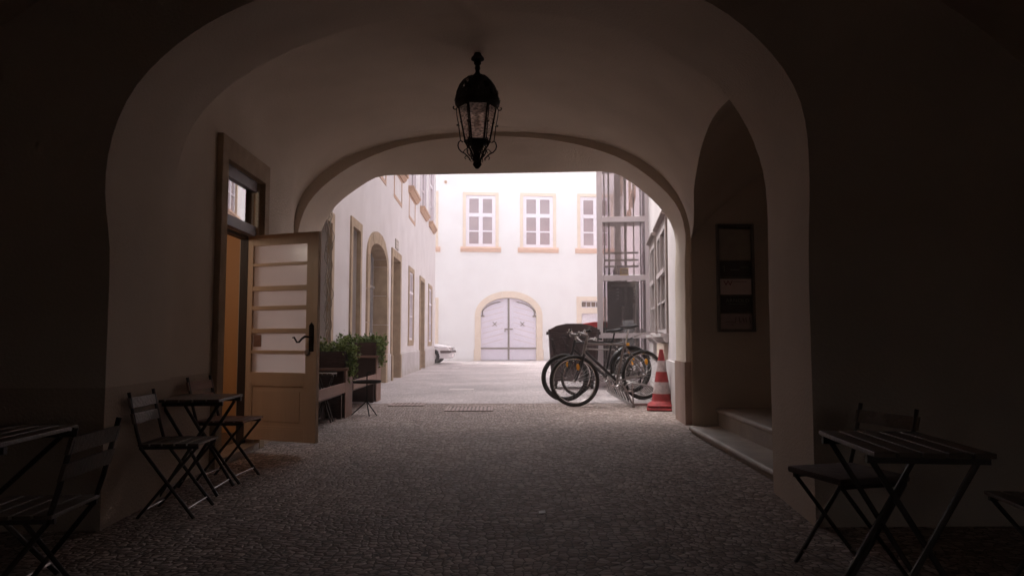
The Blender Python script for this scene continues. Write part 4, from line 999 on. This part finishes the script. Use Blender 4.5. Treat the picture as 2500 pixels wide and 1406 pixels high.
# ================================================================ bicycles
def T_axis(p, ax, a): return Matrix.Translation(p) @ Matrix.Rotation(a, 4, Vector(ax)) @ Matrix.Translation(-Vector(p))
def bicycle(label, loc, head, lift_angle=0, steer=0, frame='bikeblack', down='bikeblack', tyre=.022, saddle=1.0, basket=False, rearguard=False, rack=False, scale=1.09, bars='flat', reflectors=True, fork='bikeblack'):
    t = thing('bicycle', label, 'bicycle', loc, head, 'bicycles leaning in the rack', scale)
    t.rotation_euler = Euler((0, lift_angle, head), 'XYZ')
    R = .345; RA_, FAx = Vector((0,0,R)), Vector((1.07,0,R)); BB = Vector((.43,0,.295))
    hb, ht = Vector((.915,0,.70)), Vector((.865,0,.855)); ST = Vector((.26,0,.78))
    hax = (ht-hb).normalized(); S = T_axis(hb, hax, steer)
    def wheel(c, X=None, guard=False):
        w = MB(X).torus(c, (0,1,0), R-tyre, tyre, 48, 8)
        wo_ = w.build('wheel', M['rubber'], t, smooth=60)
        MB(X).torus(c, (0,1,0), R-tyre*2-.006, .011, 48, 6).build('rim', M['alloy' if frame != 'bikeblack' else 'bikeblack'], wo_, smooth=60)
        m = MB(X)
        for k in range(28):
            a = 2*math.pi*k/28; s = 1 if k % 2 else -1; a2 = a+s*.35
            m.tube([c+Vector((.02*math.cos(a2), s*.028, .02*math.sin(a2))), c+Vector(((R-tyre*2)*math.cos(a), 0, (R-tyre*2)*math.sin(a)))], .0016, 3)
        m.build('spokes', M['steel'], wo_)
        MB(X).cyl(c+Vector((0,-.05,0)), c+Vector((0,.05,0)), .018, 10).build('hub', M['alloy'], wo_)
        if reflectors:
            for a in (1.9,):
                p = c+Vector((.19*math.cos(a), 0, .19*math.sin(a)))
                o = MB().lathe([(0,-.012),(.021,-.012),(.024,0),(.021,.012),(0,.012)], (0,0,0), 12, False).build('spoke_reflector', M['amber'], wo_)
                loc_ = (X @ p) if X else p
                o.data.transform(Matrix.Translation(loc_) @ (X.to_3x3().to_4x4() if X else Matrix.Identity(4)) @ Matrix.Rotation(math.pi/2, 4, 'X') @ Matrix.Diagonal((1.0,1.9,1,1)) @ (X.to_3x3().to_4x4().inverted() if X and False else Matrix.Identity(4)))
    wheel(RA_); wheel(FAx, S)
    m = MB(); m.tube([ST+Vector((.005,0,.03)), BB], .017, 10); m.tube([ht-hax*.03, ST], .0155, 10)
    for s in (-1, 1):
        m.tube([BB+Vector((0,s*.03,0)), Vector((.28,s*.045,.315)), RA_+Vector((0,s*.062,0))], .010, 8)
        m.tube([ST+Vector((.005,s*.012,-.03)), Vector((.16,s*.045,.60)), RA_+Vector((0,s*.062,.01))], .008, 8)
    m.cyl(hb-hax*.01, ht+hax*.01, .022, 12); m.cyl(BB+Vector((0,-.036,0)), BB+Vector((0,.036,0)), .024, 12)
    m.build('frame', M[frame], t, smooth=50)
    MB().tube([hb+hax*.04, BB], .021, 10).build('down_tube', M[down], t, smooth=50)
    m = MB(S); crown = hb-hax*.03
    m.cyl(crown+Vector((0,-.07,0)), crown+Vector((0,.07,0)), .02, 8)
    for s in (-1, 1):
        m.tube([crown+Vector((0,s*.066,0.02)), crown+Vector((.05,s*.066,-.16))+Vector((.01,0,0))], .019, 8); m.tube([crown+Vector((.055,s*.066,-.16)), FAx+Vector((0,s*.062,0))], .012, 8)
    m.build('fork', M[fork], t, smooth=50)
    m = MB(S); top_ = ht+hax*.09; ext_ = top_+Vector((.08,0,.02))
    m.cyl(ht, top_, .016, 8).tube([top_, ext_], .015, 8)
    if bars == 'flat': pts = [ext_+Vector((-.05,s*.30,.03)) if abs(s) == 1 else ext_+Vector((-.01 if s else 0,s*.30,.025 if s else 0)) for s in (-1,-.45,-.2,0,.2,.45,1)]
    else: pts = [ext_+Vector(p) for p in ((-.22,-.27,.05),(-.08,-.29,.07),(.0,-.2,.06),(0,-.05,0),(0,.05,0),(.0,.2,.06),(-.08,.29,.07),(-.22,.27,.05))]
    m.tube(pts, .0115, 8); hbr = m.build('handlebar', M['steel'], t, smooth=60)
    m = MB(S)
    for e, n_ in ((pts[0], pts[1]), (pts[-1], pts[-2])):
        d = (n_-e).normalized(); m.cyl(e, e+d*.12, .017, 8)
    m.build('grips', M['rubber'], hbr)
    for e, n_ in ((pts[0], pts[1]), (pts[-1], pts[-2])):
        m = MB(S); d = (n_-e).normalized(); p = e+d*.15; m.tube([p, p+Vector((.05,0,-.02)), p+Vector((.055,0,-.03))-d*.1], .006, 5); m.cyl(p-Vector((.02,0,.02)), p+Vector((.02,0,.02)), .017, 8)
        m.build('brake_lever', M['alloy'], hbr)
    m = MB(S)
    for s in (-1, 1): m.tube([ext_+Vector((.03,s*.15,.01)), ext_+Vector((.13,s*.08,-.02)), ext_+Vector((.10,s*.02,-.12)), crown+Vector((.05,s*.03,.05))], .0035, 4)
    m.tube([ext_+Vector((.03,.1,.0)), ht+Vector((.05,.04,-.03)), ht+Vector((-.10,.02,-.03)), ST+Vector((.05,.02,0))], .0035, 4)
    m.build('cables', M['rubber'], t)
    sd = Vector((-.32,0,1.0)).normalized(); sp = ST+sd*(saddle-.84)
    MB().cyl(ST, sp, .0135, 8).build('seat_post', M['alloy' if frame != 'bikeblack' else 'bikeblack'], t)
    # saddle: lofted wedge with nose forward
    rings = []
    for x, w_, z0, z1 in ((-.14,.045,.035,.06),(-.12,.07,.02,.068),(-.06,.066,.01,.062),(.0,.036,.012,.055),(.07,.020,.015,.052),(.12,.014,.02,.05),(.135,.006,.03,.045)):
        rings.append([sp+Vector((x, w_*math.cos(a), (z0+z1)/2+(z1-z0)/2*math.sin(a))) for a in [2*math.pi*i/12 for i in range(12)]])
    sa = MB().loft(rings).build('saddle', M['bikeblack'], t, smooth=60)
    MB().tube([sp+Vector((-.1,.02,.03)), sp+Vector((-.05,.02,-.0)), sp+Vector((.04,.02,0)), sp+Vector((.11,0,.03)), sp+Vector((.04,-.02,0)), sp+Vector((-.05,-.02,0)), sp+Vector((-.1,-.02,.03))], .004, 5).build('saddle_rails', M['steel'], sa)
    # drivetrain (right side = -y)
    m = MB().torus(BB+Vector((0,-.05,0)), (0,1,0), .085, .006, 32, 5)
    for k in range(5):
        a = 2*math.pi*k/5; m.beam(BB+Vector((0,-.05,0)), BB+Vector((.083*math.cos(a),-.05,.083*math.sin(a))), .006, .014, up=(0,1,0))
    ca = -2.2; cd = Vector((math.cos(ca), 0, math.sin(ca)))
    for s in (-1, 1):
        e = BB+Vector((0,s*.075,0))+cd*s*.17; m.beam(BB+Vector((0,s*.06,0)), e, .014, .024, up=(0,1,0)); m.box(e.x-.045, e.x+.045, min(e.y, e.y+s*.09), max(e.y, e.y+s*.09), e.z-.012, e.z+.012)
    m.build('crankset', M['alloy'], t)
    m = MB(); 
    for s in (1, -1): m.tube([BB+Vector((0,-.05,s*.086)), RA_+Vector((0,-.05,s*.036))], .004, 4)
    m.torus(RA_+Vector((0,-.05,0)), (0,1,0), .036, .006, 20, 5).torus(RA_+Vector((0,-.04,0)), (0,1,0), .055, .004, 24, 5).torus(RA_+Vector((.03,-.05,-.09)), (0,1,0), .02, .006, 12, 5).beam(RA_+Vector((0,-.05,-.03)), RA_+Vector((.03,-.05,-.1)), .008, .02)
    m.build('chain', M['iron'], t)
    def guard(c, Rg, a0, a1, w_, X=None):
        n = 20; vs_, fs = [], []
        for i in range(n+1):
            a = a0+(a1-a0)*i/n
            for yy, dr in ((-w_, -.012), (-w_*.5, .0), (w_*.5, .0), (w_, -.012)):
                vs_.append(c+Vector(((Rg+dr)*math.cos(a), yy, (Rg+dr)*math.sin(a))))
        for i in range(n+1):
            a = a0+(a1-a0)*i/n
            for yy, dr in ((-w_, -.016), (-w_*.5, -.004), (w_*.5, -.004), (w_, -.016)):
                vs_.append(c+Vector(((Rg+dr)*math.cos(a), yy, (Rg+dr)*math.sin(a))))
        o = 4*(n+1)
        for i in range(n):
            for k in range(3): fs += [(4*i+k, 4*i+k+1, 4*i+k+5, 4*i+k+4), (o+4*i+k, o+4*i+k+4, o+4*i+k+5, o+4*i+k+1)]
            for k in (0, 3): fs.append((4*i+k, 4*i+4+k, o+4*i+4+k, o+4*i+k))
        for i in (0, n):
            for k in range(3): fs.append((4*i+k, 4*i+k+1, o+4*i+k+1, o+4*i+k))
        return MB(X).add(vs_, fs)
    if rearguard:   # clip-on guard springing from the seat post, tail up and back
        c = Vector((-.02,0,.18)); g_ = guard(c+Vector((-.15,0,-.10)), .86, rad(70), rad(104), .03)
        g_.build('mudguard', M['bikesilver'], t, smooth=40)
        MB().beam(ST+Vector((-.02,0,.06)), ST+Vector((-.12,0,.09)), .015, .02).build('mudguard_clamp', M['bikeblack'], t)
    else:
        guard(RA_, R+.02, rad(20), rad(160), .03).build('mudguard', M['bikeblack'], t, smooth=40)
    if basket:
        m = MB(S); c = hb+Vector((.16,0,.10))
        for z, k in ((-.10,.75),(0,.88),(.12,1.0)): m.tube([c+Vector((x*.12*k, y*.16*k, z)) for x, y in ((-1,-1),(1,-1),(1,1),(-1,1))], .004, 4, closed=True)
        for x, y in ((-1,-1),(0,-1),(1,-1),(1,0),(1,1),(0,1),(-1,1),(-1,0)): m.tube([c+Vector((x*.09,y*.12,-.10)), c+Vector((x*.12,y*.16,.12))], .003, 4)
        m.build('front_carrier', M['iron'], t)
    MB().box(-.0, .03, -.025, .025, R+.36, R+.40).build('rear_reflector', M['amber'], t) if rack else None
    # kickstand
    MB().tube([BB+Vector((-.03,.05,-.02)), BB+Vector((-.10,.13,-.26))], .008, 6).build('kickstand', M['bikeblack'], t)
    return t
def place_bike(label, f_px, f_d, r_px, r_d, lift, **k):
    f = PY(f_px, 900, f_d); r = PY(r_px, 900, r_d); d = Vector((f.x-r.x, f_d-r_d, 0)); s = d.length/1.07
    s = min(max(s, 1.0), 1.12); head = math.atan2(d.y, d.x)
    print('bike', label[:20], 'len', d.length, 'scale', s)
    return bicycle(label, (r.x, r_d, lift+.002), head, lift_angle=math.asin(lift/max(d.length, 1)), scale=s, **k)
place_bike('silver and black mountain bike nearest the viewer, with clip-on rear mudguard', 1399, 11.10, 1573, 11.55, .07, steer=rad(-14), frame='bikesilver', down='bikeblack', saddle=1.06, rearguard=True)
place_bike('black bicycle with a wide front tyre, second one in the rack', 1367, 11.95, 1545, 12.35, .12, steer=rad(-30), frame='bikeblack', tyre=.026, saddle=.98, basket=True, rack=True)
place_bike('pale old bicycle with swept handlebar, behind the other two in the rack', 1410, 13.4, 1540, 13.7, .05, steer=rad(12), frame='bikewhite', down='bikewhite', saddle=.92, bars='swept', fork='bikewhite', rack=True)

# rack
ra = PZ(1547, 995); rb = Vector((ra.x+.12, 14.3, 0)); 
rk = thing('bicycle_rack', 'low galvanised bicycle rack with slanted wheel hoops', 'bicycle rack', (ra.x, ra.y, 0))
wdt = .52; Ln = rb.y-ra.y
m = MB().beam((0,0,.02), (.12,Ln,.02), .04, .04).beam((wdt,0,.02), (wdt+.12,Ln,.02), .04, .04)
m.beam((0,.0,.045), (wdt,.0,.045), .03, .03).beam((.12,Ln,.045), (wdt+.12,Ln,.045), .03, .03).build('base_frame', M['steel'], rk)
for i in range(9):
    y = .18+i*(Ln-.3)/9
    for s in (0, .07):
        MB().tube([(.01+y*.03, y+s, .05), (-.10+y*.03, y+s, .30), (-.02+y*.03, y+s, .36), (.30+y*.03, y+s, .30), (wdt+y*.03, y+s, .06)], .010, 6).build('hoop', M['steel'], rk, smooth=60)
MB().tube([(0,.0,.04), (-.16,.02,.34), (-.03,.6,.36)], .011, 6).tube([(0,.0,.04), (-.02,.02,.34), (-.03,.6,.36)], .011, 6).build('end_brace', M['steel'], rk)

# traffic cone
cc = PZ(1611, 1000); cc = Vector((cc.x+.02, 10.62, 0))
co = thing('traffic_cone', 'red and white striped traffic cone with scuffed bands beside the arch', 'traffic cone', tuple(cc), rad(-12))
zc = lambda py: PY(1600, py, cc.y).z
def rc(z): return .145+(z-zc(980))/(zc(853)-zc(980))*(.026-.145)
m = MB()
for s, z0, z1 in ((.215, .004, .045), (.205, .055, .09)):
    c_ = .05; rg = []
    for z, k in ((z0, .96), (z0+.012, 1), (z1-.01, .98), (z1, .92)):
        x = s*k; rg.append([Vector(p) for p in ((-x+c_,-x,z),(x-c_,-x,z),(x,-x+c_,z),(x,x-c_,z),(x-c_,x,z),(-x+c_,x,z),(-x,x-c_,z),(-x,-x+c_,z))])
    MB().loft(rg).build('base_plate', M['conered'], co, smooth=40)
MB().lathe([(.19,.085),(.18,.105),(.155,.12),(rc(zc(978)), .135)], n=32, caps=False).build('base_collar', M['conered'], co, smooth=50)
for y1_, y0_, mm in ((980,960,'conered'),(960,932,'conewhite'),(932,907,'conered'),(907,880,'conewhite'),(880,853,'conered')):
    za, zb_ = zc(y1_), zc(y0_); za = max(za, .12)
    MB().lathe([(rc(za), za), (rc(zb_), zb_)] + ([(.018, zb_+.004), (.016, zb_-.02)] if y0_ == 853 else []), n=32, caps=False).build('band', M[mm], co, smooth=50)

# ================================================================ terrace with plant boxes on the left
def leaves(spots, n, size=.035, name='foliage', par=None, seed=1):
    random.seed(seed); m = MB()
    for _ in range(n):
        c, r = random.choice(spots); c = Vector(c)
        p = c+Vector((random.gauss(0,1)*r[0]*.5, random.gauss(0,1)*r[1]*.5, random.gauss(0,1)*r[2]*.5))
        d = Vector((random.gauss(0,1), random.gauss(0,1), random.gauss(.5,1))).normalized(); w = d.orthogonal().normalized(); w = Matrix.Rotation(random.uniform(0,6.28), 3, d) @ w
        s = size*random.uniform(.6,1.5); n_ = d.cross(w)*s*.25
        m.add([p, p+d*s*.5+w*s*.34+n_*.3, p+d*s*1.1-n_*.4, p+d*s*.5-w*s*.34+n_*.3], [(0,1,2),(0,2,3)])
    return m.build(name, M['leaf'], par)
XT = PZ(849.6, 1017).x
def plant_box(label, y0, px0, px1, ztop, depth, hang, seed):
    t = thing('plant_box', label, 'plant box', (XT, y0, 0), group='tall wooden plant boxes dividing the terrace')
    x0 = FX+.04-XT; zt_ = ztop
    MB().box(x0, -.02, .02, depth-.02, zt_-.20, zt_).build('trough', M['planter'], t, bevel=.004)
    MB().box(x0, .03, -.03, depth+.02, zt_-.235, zt_-.201).build('ledge', M['board'], t, bevel=.004)
    MB().box(x0, -.04, .06, depth-.06, .0, zt_-.236).build('back_panel', M['planter'], t)
    MB().box(-.018, .0, .0, depth, .0, zt_-.236).build('end_panel', M['board'], t, bevel=.003)
    MB().box(x0+.02, -.03, .03, depth-.03, zt_+.001, zt_+.012).build('soil', M['soil'], t)
    sp = [((x0+(.0-x0)*i/5, depth*.4, zt_+.05), (.12,.15,.075)) for i in range(6)] + [((.03, depth*.5, zt_-.02), (.08,.2,.12))]
    for k, (dz_, w_) in enumerate(hang): sp.append(((.04, depth*.35, zt_-dz_), (.06,.14,.13)))
    leaves(sp, 1150, .042, 'foliage', t, seed)
    # sword-like fronds standing up
    random.seed(seed+5); m = MB()
    for k in range(46):
        b_ = Vector((random.uniform(x0+.05, 0), random.uniform(.05, depth-.05), zt_)); d = Vector((random.gauss(0,.6), random.gauss(0,.6), 1)).normalized(); l = random.uniform(.08,.16); w = d.orthogonal().normalized()*.008
        m.add([b_-w, b_+w, b_+d*l*.6+w*1.4, b_+d*l*.6-w*1.4, b_+d*l+Vector((d.x,d.y,-.3))*.06], [(0,1,2,3),(3,2,4)])
    m.build('fronds', M['leaf'], t); return t
plant_box('nearest tall wooden plant box with ferns and a trailing plant down its post', 9.60, 0, 0, .84, .46, [(.1,1),(.25,1)], 21)
plant_box('second tall wooden plant box with bushy ivy hanging off its end', 12.05, 0, 0, .95, .46, [(.05,1),(.15,1),(.26,1)], 33)
def terrace(y0, y1, label):
    t = thing('terrace_platform', label, 'terrace', (XT, y0, 0), group='raised wooden terrace decks by the facade')
    x0 = max(FX+.04, -2.6)-XT
    if y0 < 9: x0 = -.30
    MB().box(x0, -.04, .0, y1-y0, .30, .335).box(x0, x0+.05, 0, y1-y0, .0, .30).box(-.09, -.03, .02, .08, 0, .30).box(-.09, -.03, y1-y0-.08, y1-y0-.02, 0, .30).build('deck', M['planter'], t)
    MB().box(-.02, .005, .0, y1-y0, .33, .455).build('edge_board', M['board'], t, bevel=.003); return t
terrace(7.95, 9.57, 'near wooden terrace deck with tan edge board, behind the open door')
terrace(10.10, 12.0, 'far wooden terrace deck between the two plant boxes')

# little tripod side table with a loop handle
tt = PZ(896, 1008)
sx_ = PZ(884, 1010); tbx = PY(896, 930, 10.0).x
tp = thing('tripod_table', 'small round dark tripod table with loop handle by the near plant box', 'side table', (tbx, 10.0, 0))
ztt = PY(896, 931, 10.0).z
MB().lathe([(0,ztt-.012),(.17,ztt-.012),(.192,ztt+.012),(.196,ztt+.012),(.18,ztt-.02),(0,ztt-.022)], n=32, caps=False).build('tray', M['iron'], tp, smooth=40)
MB().tube([(0,0,.17),(0,0,ztt+.11),(.012,0,ztt+.125),(.045,0,ztt+.125),(.055,0,ztt+.10)], .008, 8).build('pole_handle', M['iron'], tp, smooth=60)
for a in (rad(200), rad(-70), rad(-38)):
    MB().tube([(0,0,.19),(.05*math.cos(a),.05*math.sin(a),.14),(.2*math.cos(a),.2*math.sin(a),.008)], .0075, 6).build('leg', M['iron'], tp, smooth=60)

# ================================================================ folding bistro furniture
def folding_chair(label, loc, rz, s=.88, pad=None, pale=False, group='folding slatted chairs'):
    t = thing('folding_chair', label, 'folding chair', loc, rz, group, s); w = .19
    for sd in (-1, 1):
        y = sd*w
        MB().tube([(.36,y,.0),(.02,y,.44),(-.015,y,.56),(-.07,y,.80)], .011, 6).build('back_post', M['chairmetal'], t, smooth=60)
        MB().tube([(.0,y*.9,.0),(.36,y*.9,.445)], .010, 6).build('leg', M['chairmetal'], t, smooth=60)
    MB().cyl((.315,-w,.058), (.315,w,.058), .006, 6).build('stretcher', M['steel'], t); MB().cyl((.04,-w*.9,.05), (.04,w*.9,.05), .006, 6).build('stretcher', M['steel'], t)
    for q in (-1, 1): MB().box(.0,.37,q*w*.9-.008,q*w*.9+.008,.435,.455).build('seat_rail', M['chairmetal'], t)
    wood = M['board'] if pale else M['slat']
    if pad: MB().box(-.01,.39,-.20,.20,.456,.49).build('seat', M[pad], t, bevel=.014, smooth=40)
    else:
        m = MB()
        for k in range(5): m.box(.0+k*.078,.066+k*.078,-.2,.2,.456,.472)
        m.build('seat', wood, t, bevel=.003)
    for z0, x in ((.60,-.03),(.70,-.052)):
        MB().add([(x-.004,-.21,z0),(x+.012,-.21,z0),(x+.012,.21,z0),(x-.004,.21,z0),(x-.02,-.21,z0+.065),(x-.004,-.21,z0+.065),(x-.004,.21,z0+.065),(x-.02,.21,z0+.065)],
                 [(0,3,2,1),(4,5,6,7),(0,1,5,4),(1,2,6,5),(2,3,7,6),(3,0,4,7)]).build('back_slat', wood, t)
    return t
def folding_table(label, loc, rz, L, W, H=.625):
    """x = across, y = along the slats; loc = centre"""
    t = thing('folding_table', label, 'folding table', loc, rz, 'folding slatted tables')
    m = MB(); n = max(4, int(W/.075)); p = W/n
    for k in range(n): m.box(-W/2+k*p+.004, -W/2+(k+1)*p-.006, -L/2, L/2, H-.018, H)
    m.build('tabletop', M['slat'], t, bevel=.003)
    for q in (-1, 1): MB().box(-W/2,W/2,q*(L/2-.0625)-.0125,q*(L/2-.0625)+.0125,H-.045,H-.019).build('top_rail', M['chairmetal'], t)
    for s in (-1, 1):
        y = s*(L/2-.09)
        for q in (-1, 1):
            yy = y+q*.012
            MB().tube([(q*(W/2-.03),yy,0.004),(-q*(W/2-.03),yy,H-.04)], .011, 6).build('leg', M['chairmetal'], t, smooth=60)
    for q in (-1, 1): MB().cyl((q*(W/2-.06),-L/2+.09,.05),(q*(W/2-.06),L/2-.09,.05),.006,6).build('stretcher', M['steel'], t)
    return t
# left side
folding_table('folding slatted table against the left wall in front of the ochre door', (-1.975, 4.99, 0), rad(3), .52, .42)
folding_chair('dark folding chair in front of the table by the left wall', (-2.03, 4.42, 0), rad(3), .88)
folding_chair('folding chair with pale back slats beyond the table by the ochre door', (-2.11, 5.46, 0), rad(-4), .92, pale=True)
folding_table('folding table cut off by the left edge of the picture', (-2.16, 3.02, 0), rad(4), .62, .66)
folding_chair('folding chair at the left edge, its back turned to the passage', (-1.50, 2.72, 0), rad(184), .88)
# right side
folding_table('dark folding slatted table in the lower right corner', (1.50, 2.76, 0), rad(-7), .60, .40)
folding_chair('folding chair with smooth padded seat beyond the dark table on the right', (1.70, 3.30, 0), rad(194), .88, pad='seatpad')
folding_chair('folding chair at the right edge, only its back showing', (2.20, 2.66, 0), rad(170), .88)
# courtyard terrace
cu = thing('seat_cushion', 'pale grey cushion lying on the near terrace deck', 'cushion', (XT-.30, 9.33, .336), rad(4))
MB().box(-.20, .20, -.17, .17, 0, .06).build('cover', M['cushion'], cu, bevel=.02, smooth=50)
MB().torus((0,0,.058), (0,0,1), .012, .005, 12, 6).build('button', M['seatpad'], cu)
folding_table('little slatted table on the near terrace deck beside the open door', (-2.10, 9.12, 0), 0, .30, .24, .60)
a = PY(884, 905, 11.2)
folding_chair('pale folding chair on the far terrace deck behind the board', (XT-.50, 11.2, .30), rad(20), .72, pad='white_plastic', pale=True)

# ================================================================ thin scattering volume added to imitate lens bloom
hz = bpy.data.materials.new('bloom_veil'); hz.use_nodes = True; hn = hz.node_tree; hn.nodes.remove(hn.nodes['Principled BSDF'])
pv = hn.nodes.new('ShaderNodeVolumePrincipled'); pv.inputs['Color'].default_value = (.98,.95,.95,1); pv.inputs['Density'].default_value = .0035; pv.inputs['Anisotropy'].default_value = 0
hn.links.new(pv.outputs[0], hn.nodes['Material Output'].inputs['Volume'])
hzo = MB().box(-32, 32, -9, 62, -1, 12.5).build('bloom_haze', hz); hzo['kind'] = 'stuff'; hzo['label'] = 'thin pale veil added to imitate lens bloom over the courtyard'
